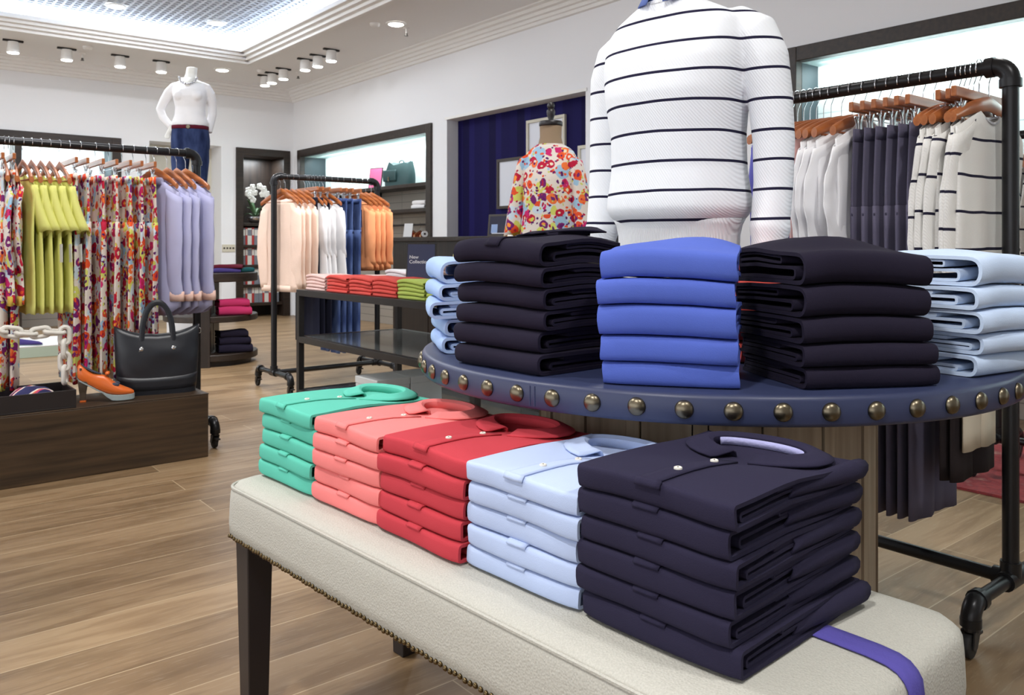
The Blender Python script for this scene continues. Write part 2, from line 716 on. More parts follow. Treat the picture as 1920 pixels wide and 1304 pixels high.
def cabinet(label, group, frame, back, backmat, shelves, sidewood='teal_side', dividers=()):
    """frame: axis 'x' (in the right wall, opening along y) or 'y' (in the back wall, opening along x); a0..a1 outer edges, top"""
    ax, a0, a1, top, fw, dep = frame
    t = thing('display_cabinet', label, 'cabinet', (0, 0, 0), 0, group)

    def bx(mb, p0, p1, q0, q1, z0, z1):   # p along the wall, q into the wall
        if ax == 'x':
            mb.box(WX + q0, p0, z0, WX + q1, p1, z1)
        else:
            mb.box(p0, WY + q0, z0, p1, WY + q1, z1)
        return mb
    f = MB()
    bx(f, a0, a0 + fw, -.03, .05, 0, top)
    bx(f, a1 - fw, a1, -.03, .05, 0, top)
    bx(f, a0 + fw, a1 - fw, -.03, .05, top - fw, top)
    for d in dividers:
        bx(f, d - .04, d + .04, -.028, dep, 0, top - fw)
    f.build('frame', 'dark_wood', t, smooth=False, bevel=.006)
    bx(MB(), a0 + fw - .012, a0 + fw, .05, dep, 0, top - fw).build('side_panel', sidewood, t, smooth=False)
    bx(MB(), a1 - fw, a1 - fw + .012, .05, dep, 0, top - fw).build('side_panel', sidewood, t, smooth=False)
    bx(MB(), a0 + fw, a1 - fw, .05, dep, top - fw, top - fw + .012).build('soffit', 'soffit_pale' if backmat == 'cabinet_tile' else sidewood, t, smooth=False)
    zs = back
    bx(MB(), a0 + fw, a1 - fw, dep, dep + .03, zs, top).build('back_panel', backmat, t, smooth=False)
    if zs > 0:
        bx(MB(), a0 + fw, a1 - fw, dep - .01, dep + .03, 0, zs).build('lower_back_panel', 'shaded_tile' if backmat == 'cabinet_tile' else 'dark_wood', t, smooth=False)
    for z, d in shelves:
        bx(MB(), a0 + fw, a1 - fw, dep - d, dep, z - .045, z).build('shelf', 'dark_wood', t, smooth=False, bevel=.004)
        if ax == 'x' and d < .4:
            for p in (a0 + fw + .1, (a0 + a1) / 2, a1 - fw - .6):
                b = MB()
                bx(b, p, p + .03, dep - d + .04, dep, z - .1, z - .045)
                b.build('bracket', 'steel_dark', t, smooth=False)
    return t


lab_r = cabinet('dark framed wall cabinet with lit tile back behind the peach and orange tops', 'framed wall cabinets',
                ('x', 8.278, 12.016, T0, .11, .4), 1.86, 'cabinet_tile', [(1.876, .36), (1.56, .34)])
cabinet('dark framed wall cabinet with lit tile back behind the striped sweaters', 'framed wall cabinets',
        ('x', -3., 3.511, T0, .11, .27), 1.3, 'cabinet_tile', [(1.28, .25)])
cabinet('dark framed back wall cabinet with lit panel behind the lime and floral clothes', 'framed wall cabinets',
        ('y', -1.4, 2.98, T0, .12, .4), 1.62, 'cabinet_tile', [(1.64, .36), (1.1, .36)], dividers=(1.75,))
bk = cabinet('narrow dark bookcase with white orchid and rows of books in the back corner', 'framed wall cabinets',
             ('y', 4.579, 5.433, T0, .11, .42), 0, 'dark_wood_vertical', [(1.438, .4), (1.105, .4), (.80, .4), (.50, .4), (.22, .4)], 'dark_wood')
for x0, y0, y1, e in ((WX + .16, 8.5, 11.8, 24), (WX + .11, -2.8, 3.3, 62)):
    lamp('cabinet_light', 'AREA', (x0, (y0 + y1) / 2, T0 - .125), e, color=(.92, 1, 1), shape='RECTANGLE', size=.07, size_y=y1 - y0).rotation_euler = (0, R(-28), 0)
lamp('cabinet_light', 'AREA', (.7, WY + .15, T0 - .13), 70, color=(.88, .95, 1), shape='RECTANGLE', size=4.0, size_y=.12).rotation_euler = (R(18), 0, 0)
lamp('cabinet_light', 'AREA', (4.95, WY + .2, T0 - .13), 14, color=(.88, .95, 1), shape='RECTANGLE', size=.4, size_y=.15)

# blue niche behind the cash desk
niche = MB().box(WX + .16, 5.6, 0, WX + .2, 8.05, T0 + .02).build('niche_wallpaper', 'wallpaper', smooth=False)
struct(niche)
struct(MB().box(WX - .012, 5.63, T0 - .002, WX + .17, 8.0, T0 + .03).build('trim_4', 'cornice_paint', smooth=False))


# ------------------------------------------------------------------ ceiling fittings
def track_spot(x, y, label):
    t = thing('ceiling_spotlight', label, 'spotlight', (x, y, CZ), 0, 'surface spotlights on the ceiling')
    MB().box(-.105, -.02, -.022, .105, .02, 0).build('mounting_plate', 'steel_dark', t, smooth=False, bevel=.004)
    MB().lathe([(.055, -.022), (.058, -.03), (.066, -.12), (.07, -.145), (.062, -.15), (.06, -.14)], 20).build('housing', 'white_plastic', t)
    MB().lathe([(.061, -.146), (.058, -.156), (.001, -.16)], 20).build('lens', 'lens_glow', t)
    return t


SP = [(1.55, 11.15), (2.12, 11.19), (2.72, 11.18), (3.22, 11.19), (4.63, 11.22), (4.63, 10.98), (4.64, 10.62), (4.62, 9.9), (4.65, 9.6), (4.64, 9.21)]
for i, (x, y) in enumerate(SP):
    if i < 4:
        lb = f'{ORD[i]} white surface spotlight from the left over the back left cabinet'
    else:
        lb = f'{ORD[i - 4]} white surface spotlight in the right hand row counting from the back corner'
    track_spot(x, y, lb)


def downlight(x, y, z, label):
    t = thing('recessed_downlight', label, 'downlight', (x, y, z), 0, 'recessed ceiling downlights')
    MB().lathe([(.11, -.001), (.11, -.012), (.085, -.014), (.08, -.004)], 24, cap=False).build('trim_ring', 'white_plastic', t)
    MB().lathe([(.082, -.004), (.06, -.022), (.001, -.024)], 24).build('lens', 'lens_glow', t)


downlight(4.03, 11.23, CZ, 'recessed downlight in the flat ceiling between the two rows of spotlights')
downlight(4.65, 7.71, CZ, 'recessed downlight in the ceiling nearest the striped sweater')
downlight(3.5, 9.95, CZ + .285, 'round downlight in the ceiling grid nearer the bright corner')
downlight(2.38, 9.96, CZ + .285, 'round downlight in the ceiling grid at the top edge')


def sprinkler(x, y, label):
    t = thing('sprinkler_head', label, 'sprinkler', (x, y, CZ), 0, 'ceiling sprinklers')
    MB().lathe([(.035, 0), (.03, -.01), (.009, -.012), (.009, -.06)], 12).build('pipe', 'white_plastic', t)
    MB().lathe([(.014, -.06), (.014, -.085), (.022, -.087), (.022, -.092), (.001, -.093)], 12).build('deflector', 'grey_metal', t)


sprinkler(2.33, 11.38, 'small ceiling sprinkler above the back left cabinet')
sprinkler(4.9, 10.72, 'small ceiling sprinkler among the right hand row of spotlights')
sprinkler(4.83, 7.79, 'small ceiling sprinkler beside the nearest recessed downlight')


def detector(x, y, label):
    t = thing('smoke_detector', label, 'smoke detector', (x, y, CZ), 0, 'ceiling smoke detectors')
    MB().lathe([(.055, 0), (.055, -.018), (.042, -.034), (.02, -.038), (.001, -.038)], 18).build('housing', 'white_plastic', t)


detector(2.3, 10.95, 'white smoke detector between the left spotlights and the coffer')
detector(4.47, 7.85, 'white smoke detector beside the nearest recessed downlight')
detector(4.45, 10.91, 'white smoke detector near the back end of the right spotlight row')

# ------------------------------------------------------------------ lights of the shop
for x, y, tx, ty, tz, e, ang in (
        (1.2, -.5, 1.6, 1.3, 1.0, 120, 60), (-.6, .4, 1.0, 1.2, .6, 210, 62), (.0, 2.9, 1.1, 1.5, .7, 160, 60), (2.3, 2.6, 1.9, 1.4, 1.2, 50, 50),
        (3.9, 1.3, 2.7, 1.3, 1.2, 45, 50), (1.2, 3.3, 1.2, 5.0, .9, 130, 60), (.2, 2.6, .9, 4.6, .5, 130, 60), (3.2, 4.6, 3.1, 6.2, .9, 170, 45),
        (2.3, 4.4, 2.9, 6.2, 1.0, 150, 45), (3.0, 2.6, 3.5, 4.0, 1.3, 110, 36), (1.9, 5.6, 2.6, 8.2, 2.2, 70, 45), (2.4, 6.9, 2.75, 6.9, 0, 130, 24),
        (4.5, 5.5, 3.0, 4.4, .8, 80, 60), (4.0, 8.8, 4.6, 10.5, .5, 90, 80), (.3, 8., 1.2, 9., 0, 90, 90), (4.0, 4.2, 5.5, 4.6, 1.4, 40, 80)):
    s_ = lamp('shop_spot', 'SPOT', (x, y, CZ - .03), e, (tx, ty, tz), color=(1, .985, .965), spot_size=R(ang), spot_blend=.6, shadow_soft_size=.09)
for x, y, e in ((.5, 5.6, 60), (2.6, 9.2, 60), (-1.5, 8.5, 60)):
    lamp('coffer_glow', 'AREA', (x, y, CZ + .27), e, color=(.93, .96, 1.0), shape='RECTANGLE', size=1.4, size_y=.05)


# ------------------------------------------------------------------ folded shirts
def folded(name, label, cat, group, loc, rz, w, d, h, m, seed=0, lev=(0., 1.), rf=.35, sz=.7, th=.006, nx=14, na=10, nt=9,
           tab=False, top=False, inner=2, amp=.004, back=.9, rise=0., collar=True, inner_mat=None, buttons=2, bx_=.5, sleeve=False, tape=False):
    t = thing(name, label, cat, loc, rz, group)
    rnd = random.Random(seed * 13 + 5)
    sx = rnd.random() * 9

    def disp(x, y, z):
        u = x / w
        k = lerp(lev[0], lev[1], max(0, min(1, z / h)))
        dz = amp * k * noise.noise((x * 7 + sx * 0 + 3, y * 6, 1.7)) * 2
        dy = .0045 * noise.noise((x * 6 + sx, z * 12, 4.2)) + .006 * abs(2 * u - 1) ** 8
        dx = .003 * noise.noise((z * 30 + sx, y * 8, 2.2)) * (1 if abs(u - .5) > .45 else .3)
        if rise:
            dz += rise * (z / h) * sst(.3, .8, y / d) * (1 - .75 * abs(2 * u - 1) ** 2)
        return (x + dx, y + dy * (1 - sst(.3, .9, y / d)), z + dz)

    def path(y0, z0, z1, yb, ry, e, bk):
        c, rzz = (z0 + z1) / 2, (z1 - z0) / 2
        p = []
        for i in range(5):
            p.append((lerp(yb, y0 + ry, i / 5), z0))
        for i in range(na + 1):
            a = -PI / 2 + PI * i / na
            s_ = math.sin(a)
            p.append((y0 + ry - ry * abs(math.cos(a)) ** .8, c + rzz * math.copysign(abs(s_) ** e, s_)))
        for i in range(1, nt + 1):
            f = i / nt
            p.append((lerp(y0 + ry, yb, f), z1 - (1 - bk) * (z1 - z0) * sst(.2, 1, f)))
        return p

    def normals(p):
        q = []
        for i in range(len(p)):
            a, b = p[max(0, i - 1)], p[min(len(p) - 1, i + 1)]
            ty, tz = b[0] - a[0], b[1] - a[1]
            l = math.hypot(ty, tz) or 1
            q.append((-tz / l, ty / l))     # outward: left of the direction of travel (bottom -> front -> top)
        return q

    def sheet(p, thick, x0, x1, mb):
        q = normals(p)
        inn = [(a[0] - n[0] * thick, a[1] - n[1] * thick) for a, n in zip(p, q)]
        loop = p + inn[::-1]
        rows = []
        xs = [x0 + (x1 - x0) * i / nx for i in range(nx + 1)]
        for i, x in enumerate(xs):
            rows.append([disp(x, y, z) for y, z in loop])
        mb.grid(rows, cu=True)
        k = len(p)
        o = len(mb.v) - len(rows) * len(loop)
        for base, flip in ((o, False), (o + nx * len(loop), True)):
            for j in range(k - 1):
                f = (base + j, base + j + 1, base + 2 * k - 2 - j, base + 2 * k - 1 - j)
                mb.f.append(f if not flip else f[::-1])
        return mb
    P = path(0, .0006, h - .0006, d, rf * h, sz, back)
    Q = normals(P)
    sheet(P, th, 0, w, MB()).build('outer_fold', m, t, angle=60)
    mm = inner_mat or m
    if inner >= 1:
        p1 = path(h * rnd.uniform(.55, 1.0), th + .001, h * rnd.uniform(.5, .6), d * .98, h * .22, .8, .95)
        sheet(p1, th * .8, .003, w - rnd.uniform(.001, .006), MB()).build('inner_fold', mm, t, angle=60)
    if inner >= 2:
        p2 = path(d * rnd.uniform(.28, .4), h * .6, h - th - .002, d * .97, h * .12, .8, .9)
        sheet(p2, th * .6, .004, w - rnd.uniform(.002, .008), MB()).build('inner_fold', mm, t, angle=60)
    zb = h - .0006 - (1 - back) * (h - .0012)
    MB().grid([[disp(lerp(.003, w - .003, i / nx), d - .004 + .003 * math.sin(z * 200), z) for i in range(nx + 1)] for z in (th, zb * .35, zb * .7, zb - th)]).build('back_fold', mm, t, solid=.004)
    i0 = 5 + na // 2

    def patch(xa, xb, ia, ib, off, n=4):
        rows = []
        for i in range(ia, ib + 1):
            y, z = P[i]
            ny, nz = Q[i]
            r_ = []
            for k in range(n + 1):
                x = lerp(xa, xb, k / n)
                r_.append(disp(x, y + ny * off, z + nz * off))
            rows.append(r_)
        return rows
    xc = w * bx_
    if tab:
        xw = .021
        MB().grid(patch(xc - xw, xc + xw, i0 + 2, i0 + na // 2 + 1, .0022)).build('placket_tab', m, t, solid=.0028)
    if top:
        xw = .017
        MB().grid(patch(xc - xw, xc + xw, i0 + 2, 5 + na + int(nt * .62), .0018)).build('placket', m, t, solid=.0024)
        MB().grid(patch(xc - .021, xc + .021, i0 + 1, i0 + na // 2 - 1, .003)).build('placket_tab', m, t, solid=.0028)
        for k in range(buttons):
            y = d * (.2 + .26 * k)
            px, py, pz = disp(xc, y, h - .0006 - (1 - back) * h * sst(.2, 1, (y - rf * h) / (d - rf * h)))
            b = MB().lathe([(.0001, .0022), (.0035, .0022), (.0045, .0034), (.006, .0026), (.0062, .0002)], 14, M=T(px, py, pz + .003)).build('button', 'button_white', t)
            MB().lathe([(.0016, .003), (.0014, .0034), (.0001, .0034)], 8, M=T(px, py, pz + .003)).build('button_hole', 'button_hole', b)
        if collar:
            yc, rx_, ry_ = d * .82, w * .30, d * .11
            rows = []
            n = 26
            for i in range(n + 1):
                a = R(-168 + 336 * i / n)
                f = abs(a) / R(168)
                ux, uy = math.sin(a), math.cos(a)
                bx, by = xc + rx_ * ux, yc + ry_ * uy
                q0 = disp(min(max(bx, .01), w - .01), min(by, d), h)[2] - .001
                st = lerp(.020, .011, f ** 2)
                D = .036 + .030 * max(0, f - .6) * 2.5
                r_ = []
                for o_, z_ in ((0, 0), (.002, st * .75), (.008, st), (.016, st * .92), (D * .75, st * .62), (D, .0075)):
                    r_.append((bx + ux * o_ * 1.15, by + uy * o_ * (1.0 if uy > 0 else .75), q0 + z_))
                rows.append(r_)
            cl = MB().grid(rows).build('collar', m, t, solid=.003)
            if tape:
                rows2 = [[(xc + rx_ * .95 * math.sin(R(a)), yc + ry_ * .93 * math.cos(R(a)), disp(xc + rx_ * math.sin(R(a)), min(d, yc + ry_ * math.cos(R(a))), h)[2] + z_) for z_ in (.0, .0125)] for a in range(-80, 81, 10)]
                MB().grid(rows2).build('neck_tape', 'tape_lilac', cl, solid=.001)
    if sleeve:
        rows = []
        for i in range(9):
            f = i / 8
            yy = lerp(d * .45, d * 1.0, f)
            rr = h * (.30 + .12 * f)
            cx = w - .012 + .012 * f
            rows.append([(cx + rr * .9 * math.cos(2 * PI * j / 12) + .003 * math.sin(3 * f + seed), yy + .006 * math.sin(j), h * .5 + rr * .92 * math.sin(2 * PI * j / 12)) for j in range(12)])
        MB().grid(rows, cu=True).build('sleeve', m, t, solid=.003)
    return t


def pile(n, base, rz, w, d, h, m, what, where, group, seed, jit=.006, jrot=1.5, name='folded_polo_shirt', cat='shirt', topkw=None, **k):
    z = base[2]
    rnd = random.Random(seed)
    hs = h if isinstance(h, (list, tuple)) else [h * rnd.uniform(.95, 1.05) for i in range(n)]
    for i in range(n):
        hh = hs[i]
        if i == 0:
            pos = 'bottom one'
        elif i == n - 1:
            pos = 'topmost'
        else:
            pos = ORD[i] + ' from bottom'
        lb = f'{what}, {pos} of {where}'
        kk = dict(k)
        if i == n - 1 and topkw:
            kk.update(topkw)
        jx, jy = rnd.uniform(-jit, jit), rnd.uniform(-jit, jit)
        a = rz + R(rnd.uniform(-jrot, jrot))
        c, s_ = math.cos(rz), math.sin(rz)
        loc = (base[0] + c * jx - s_ * jy, base[1] + s_ * jx + c * jy, z)
        folded(name, lb, cat, group, loc, a, w * rnd.uniform(.985, 1.01), d, hh, m, seed=seed * 10 + i, lev=(i / n, (i + 1) / n), **kk)
        z += hh + .0012


# ------------------------------------------------------------------ bench with polo shirts
BR = R(3.46)
BL, BW, BZ = 1.47, .53, .55
bench = thing('upholstered_bench', 'beige linen upholstered bench with dark legs carrying five stacks of polo shirts', 'bench', (.786, .483, 0), BR)


def outline(ins, rad, n=7):
    pts = []
    r_ = max(.012, rad - ins * .6)
    for cx, cy, a0 in ((BW - ins - r_, ins + r_, -90), (BW - ins - r_, BL - ins - r_, 0), (ins + r_, BL - ins - r_, 90), (ins + r_, ins + r_, 180)):
        for i in range(n + 1):
            a = R(a0 + 90 * i / n)
            pts.append((cx + r_ * math.cos(a), cy + r_ * math.sin(a)))
    # densify the long straight sides
    out = []
    for i, p in enumerate(pts):
        q = pts[(i + 1) % len(pts)]
        out.append(p)
        l = math.hypot(q[0] - p[0], q[1] - p[1])
        k = int(l / .06)
        for j in range(1, k + 1):
            out.append((lerp(p[0], q[0], j / (k + 1)), lerp(p[1], q[1], j / (k + 1))))
    return out


LEV = [(.418, .004), (.42, .0), (.45, -.002), (.50, .0), (.523, .002), (.533, .006), (.541, .014), (.546, .028), (.549, .06), (.55, .12), (.55, .2)]
rows = []
for z, ins in LEV:
    o_ = outline(max(ins, -.002), .06)
    rows.append([(x, y, z + (.003 * noise.noise((x * 3, y * 3, .5)) if z > .54 else 0)) for x, y in o_])
n0 = len(rows[0])
rows = [r_ for r_ in rows if len(r_) == n0] if all(len(r_) == n0 for r_ in rows) else None
if rows is None:   # resample every ring to the same count
    rows = []
    for z, ins in LEV:
        o_ = outline(max(ins, -.002), .06)
        L = [0]
        for i in range(len(o_)):
            p, q = o_[i], o_[(i + 1) % len(o_)]
            L.append(L[-1] + math.hypot(q[0] - p[0], q[1] - p[1]))
        r_ = []
        for k in range(120):
            s_ = L[-1] * k / 120
            i = max(j for j in range(len(o_)) if L[j] <= s_)
            p, q = o_[i], o_[(i + 1) % len(o_)]
            f = (s_ - L[i]) / max(1e-9, L[i + 1] - L[i])
            r_.append((lerp(p[0], q[0], f), lerp(p[1], q[1], f), z))
        rows.append(r_)
MB().grid(rows, cu=True, cap=True).build('cushion', 'linen', bench, angle=70)
pip = [(x, y, .534) for x, y in outline(.005, .06) if (x < .03 or y > BL - .075) and y > .05]
MB().tube(pip, .0035, 6).build('piping', 'linen', bench)
for sx, sy in ((.05, .06), (BW - .05, .06), (.05, BL - .07), (BW - .05, BL - .07)):
    MB().grid([[(sx + a * .024, sy + b * .024, z) if z < .1 else (sx + a * .032, sy + b * .032, z) for a, b in ((-1, -1), (1, -1), (1, 1), (-1, 1))] for z in (0, .42)], cu=True, cap=True).build('leg', 'leg_black', bench, smooth=False, bevel=.003)
x0s = BW * .565
strip = [(BL - .3, .5525), (.30, .5525), (.16, .5523), (.09, .5515), (.055, .551), (.03, .5485), (.0155, .5435), (.006, .535), (.0, .525), (-.003, .50), (-.004, .46), (-.003, .425)]
MB().grid([[(x0s - .022 + .044 * k / 3, y, z + .0012) for k in range(4)] for y, z in strip]).build('woven_stripe', 'purple_webbing', bench, solid=.002)
nm = bpy.data.meshes.new('nail_head')
mb = MB().ball((0, 0, 0), (.0048, .0055, .0048), 8, 5)
nm.from_pydata(mb.v, [], mb.f)
nm.materials.append(MATS['nail_brass'])
for p in nm.polygons:
    p.use_smooth = True
yy = BL - .05
for k in range(98):
    o = bpy.data.objects.new('nail_head', nm)
    COL.objects.link(o)
    o.parent = bench
    o.location = (-.001, yy, .424 + .0012 * math.sin(k * 1.7))
    yy -= .0125
rest = MB()
while yy > .06:
    rest.ball((-.001, yy, .424), .0052, 8, 5)
    yy -= .0125
x = .06
while x < BW - .05:
    rest.ball((x, -.001, .424), .0052, 8, 5)
    x += .0125
y = .06
while y < .5:
    rest.ball((BW + .001, y, .424), .0052, 8, 5)
    y += .0125
o = rest.build('nail_trim', 'nail_brass', bench)
o['kind'] = 'stuff'

BA = R(-86.5)
BTOP = .5532
common = dict(rf=.24, sz=.52, th=.0055, tab=True, back=.975, amp=.004)
tk = dict(top=True, tab=False, rise=-.010)
PG = 'polo shirts stacked on the linen bench'
IP = 'its pile on the linen bench'
pile(5, (.775, 1.920, BTOP), BA, .256, .33, .0345, 'cloth_green', 'green folded polo', IP, PG, 11, topkw=tk, **common)
pile(5, (.787, 1.657, BTOP), BA, .253, .33, .0345, 'cloth_coral', 'coral pink folded polo', IP, PG, 12, topkw=tk, **common)
pile(5, (.804, 1.404, BTOP), BA, .256, .33, .0345, 'cloth_red', 'red folded polo', IP, PG, 13, topkw=tk, **common)
pile(5, (.824, 1.144, BTOP), BA, .258, .33, .0345, 'cloth_pale_blue', 'pale blue folded polo', IP, PG, 14, topkw=tk, **common)
pile(6, (.840, .882, BTOP), BA, .260, .345, .0365, 'cloth_navy', 'navy folded polo', IP, PG, 15, topkw=dict(tk, tape=True), sleeve=True, **common)

# ------------------------------------------------------------------ round table
TX, TY, TZ, TR, TE = 1.73, 1.35, .84, .72, .056
tab_ = thing('round_table', 'round blue leather topped table with brass studs on a planked drum base', 'table', (TX, TY, 0))
MB().lathe([(.001, TZ - TE), (TR - .008, TZ - TE), (TR - .002, TZ - TE + .003), (TR, TZ - TE + .008), (TR, TZ - .010), (TR - .003, TZ - .004), (TR - .010, TZ), (.001, TZ)], 128, cap=False).build('table_top', 'navy_leather', tab_, angle=60)
for a in (192, 12):
    for s_ in (-1, 1):
        MB().tube([(TR * math.cos(R(a + s_ * .45)) * 1.0005, TR * math.sin(R(a + s_ * .45)) * 1.0005, z) for z in (TZ - TE + .008, TZ - .01)], .0012, 6).build('rim_seam', 'navy_leather', tab_)
nm = bpy.data.meshes.new('stud')
mb = MB().lathe([(.0168, 0), (.0165, .002), (.0145, .006), (.010, .0092), (.005, .0108), (.0001, .0113)], 20)
nm.from_pydata(mb.v, [], mb.f)
nm.materials.append(MATS['brass_old'])
for p in nm.polygons:
    p.use_smooth = True
for k in range(54):
    a = 2 * PI * (k + .35) / 54
    o = bpy.data.objects.new('stud', nm)
    COL.objects.link(o)
    o.parent = tab_
    o.location = (TR * math.cos(a), TR * math.sin(a), TZ - TE * .5)
    o.rotation_euler = (0, PI / 2, a)
DR = .415
m = MB()
k = 0
a = 0
while a < 359.5:
    wd = 15.5 if k % 2 == 0 else 4.5
    p = [(rr * math.cos(R(a + e)), rr * math.sin(R(a + e))) for e, rr in ((.22, DR), (wd - .22, DR), (wd - .22, DR - .03), (.22, DR - .03))]
    if k % 2:
        p = [(x * 1.012, y * 1.012) for x, y in p]
    m.add([(x, y, 0) for x, y in p] + [(x, y, TZ - TE) for x, y in p], [(0, 1, 5, 4), (1, 2, 6, 5), (2, 3, 7, 6), (3, 0, 4, 7), (0, 3, 2, 1), (4, 5, 6, 7)])
    a += wd
    k += 1
m.build('planked_drum', 'weathered_plank', tab_, smooth=False)
MB().lathe([(DR - .02, 0.002), (DR - .02, TZ - TE)], 64, cap=False).build('drum_core', 'leg_black', tab_)

GT = 'shirts stacked round the blue table'
cm = dict(rf=.5, sz=.85, th=.007, back=.975, amp=.007, inner=2)
tt = TZ + .0008
FS = 'folded_shirt'
pile(5, (1.208, 1.840, tt), R(-119), .245, .165, [.040, .042, .042, .040, .055], 'cloth_sky', 'sky blue folded shirt', "the pile at the table's left rim", GT, 21, jit=.011, jrot=4, name=FS, **cm)
pile(6, (1.052, 1.500, tt), R(-87), .268, .26, [.042, .044, .041, .044, .042, .05], 'cloth_black_navy', 'black navy folded shirt', 'the pile left of royal blue', GT, 22, jit=.006, jrot=2, name=FS, topkw=dict(top=True, rise=.012, buttons=1), **cm)
pile(5, (1.088, 1.083, tt), R(-56), .25, .225, [.042, .047, .055, .046, .052], 'cloth_royal', 'royal blue folded shirt', 'its pile on the blue table', GT, 23, jit=.005, jrot=2, name=FS, topkw=dict(rise=.03), **dict(cm, rf=.35, sz=.7))
pile(5, (1.326, .799, tt), R(-27), .266, .255, [.038, .040, .046, .056, .06], 'cloth_black_navy', 'black navy folded shirt', 'the pile right of royal blue', GT, 24, jit=.005, jrot=2, name=FS, topkw=dict(rise=.035), **cm)
pile(5, (1.712, .658, tt), R(-8), .25, .255, [.042, .040, .045, .044, .06], 'cloth_ice', 'ice blue folded shirt', "the pile at the table's right rim", GT, 25, jit=.008, jrot=3, name=FS, topkw=dict(rise=.015), **cm)
pile(5, (1.452, 1.992, tt), R(-139.5), .20, .155, [.048, .048, .048, .049, .052], 'cloth_yellow', 'yellow folded shirt', 'the pile behind the sky blue shirts', GT, 26, name=FS, nx=8, **cm)
pile(5, (1.515, 1.075, tt), R(-27), .13, .12, .046, 'cloth_scarlet', 'scarlet folded shirt', 'the pile behind the royal blue shirts', GT, 27, name=FS, nx=8, **cm)

# ------------------------------------------------------------------ pipe racks
RH = 1.62


def pipe_rack(label, loc, rz, L, e, ends=(0, 1)):
    t = thing('pipe_rack', label, 'clothes rack', loc, rz, 'black pipe clothes racks')
    r_, q = .022, .045
    MB().tube([(q, 0, RH), (L - q, 0, RH)], .021, 16).build('hanging_rail', 'pipe_black', t)
    MB().tube([(0, 0, .14), (L, 0, .14)], .019, 14).build('base_rail', 'pipe_black', t)
    for x, s_ in ((0, 1), (L, -1)):
        MB().tube([(x, 0, .14), (x, 0, RH - q)], r_, 16).build('post', 'pipe_black', t)
        el = MB()
        el.tube([(x + s_ * (q - q * math.cos(R(a))), 0, RH - q + q * math.sin(R(a))) for a in range(0, 91, 10)], .0265, 16)
        el.tube([(x, 0, RH - q - .02), (x, 0, RH - q + .004)], .030, 16)
        el.tube([(x + s_ * (q - .004), 0, RH), (x + s_ * (q + .02), 0, RH)], .030, 16)
        el.build('elbow_fitting', 'pipe_black', t)
        te = MB()
        te.tube([(x, -.045, .14), (x, .045, .14)], .0275, 14)
        te.tube([(x, 0, .14), (x, 0, .19)], .0275, 14)
        te.tube([(x, 0, .14), (x + s_ * .045, 0, .14)], .0265, 14)
        te.build('tee_fitting', 'pipe_black', t)
        MB().tube([(x, -e + .04, .14), (x, e - .04, .14)], .019, 14).build('foot_pipe', 'pipe_black', t)
        for d in (-1, 1):
            f = MB()
            f.tube([(x, d * (e - .04 + .04 * math.sin(R(a))), .14 - .04 + .04 * math.cos(R(a))) for a in range(0, 91, 10)], .0255, 14)
            f.tube([(x, d * (e - .06), .14), (x, d * (e - .035), .14)], .029, 14)
            f.tube([(x, d * e, .104), (x, d * e, .082)], .027, 14)
            f.build('foot_elbow', 'pipe_black', t)
            c = MB()
            c.tube([(x, d * e, .086), (x, d * e, .07)], .02, 12)
            for w_ in (-1, 1):
                c.grid([[(x + w_ * .0165 + k * .002, d * e + a, z) for a, z in ((-.018, .074), (.018, .074), (.026, .032), (.012, .024), (.002, .03))] for k in (-1, 1)], cu=True, cap=True)
            cc = c.build('caster', 'steel_dark', t, smooth=False)
            MB().lathe([(.006, -.012), (.024, -.012), (.031, -.010), (.033, -.006), (.033, .006), (.031, .010), (.024, .012), (.006, .012)], 22, M=T(x, d * e + .012, .0335, 0, 0, PI / 2)).build('wheel', 'rubber', cc)
            MB().box(x - .012, d * e - .05, .052, x + .012, d * e - .012, .06).build('brake_lever', 'steel_dark', cc, smooth=False, bevel=.002)
    return t


LY, MY, RX = 4.775, 5.95, 2.61
pipe_rack('long black pipe rack of lime, floral and lavender clothes behind the wooden plinth', (-1.78, LY, 0), 0, 1.567 + 1.78, .30)
pipe_rack('black pipe rack of peach, white, denim and orange clothes by the glass table', (2.525, MY, 0), 0, .885, .30)
pipe_rack('black pipe rack of blue, white, grey and striped clothes at the right', (RX, .935, 0), PI / 2, 1.55, .27)


# ------------------------------------------------------------------ hangers
def hook(mb):
    pts = [(0, -.0245 * math.sin(R(a)), .0245 * math.cos(R(a)) - .0005) for a in range(-120, 91, 15)]
    pts += [(0, -.018, -.02), (0, -.004, -.04), (0, 0, -.055), (0, 0, -.09)]
    # the hook curls over the rail, which runs along local y; so lay the curl in the x-z plane
    pts = [(-p[1], 0, p[2]) for p in pts]
    return mb.tube(pts, .0016, 6)


def wood_hanger(wmat='hanger_wood', z0=-.092, drop=.066):
    t = thing('wooden_hanger', None, None)
    rows = []
    n = 22
    for i in range(n + 1):
        x = -.2 + .4 * i / n
        f = abs(x) / .2
        z = z0 - drop * f ** (1.4 if drop < .08 else 1.15) - .006 * math.cos(f * PI) + .006
        y = .012 * f ** 2
        hh = .023 * (1 - .3 * f)
        tt_ = .006 + .005 * f ** 2
        rows.append([(x, y + tt_ * math.cos(2 * PI * j / 10), z + hh * math.sin(2 * PI * j / 10)) for j in range(10)])
    MB().grid(rows, cu=True, cap=True).build('hanger_body', wmat, t)
    zc_ = z0 - drop * .8 - .004
    MB().tube([(-.165, .008, zc_), (.165, .008, zc_)], .004, 8).build('crossbar', wmat, t)
    hook(MB()).build('hook', 'chrome', t)
    return t


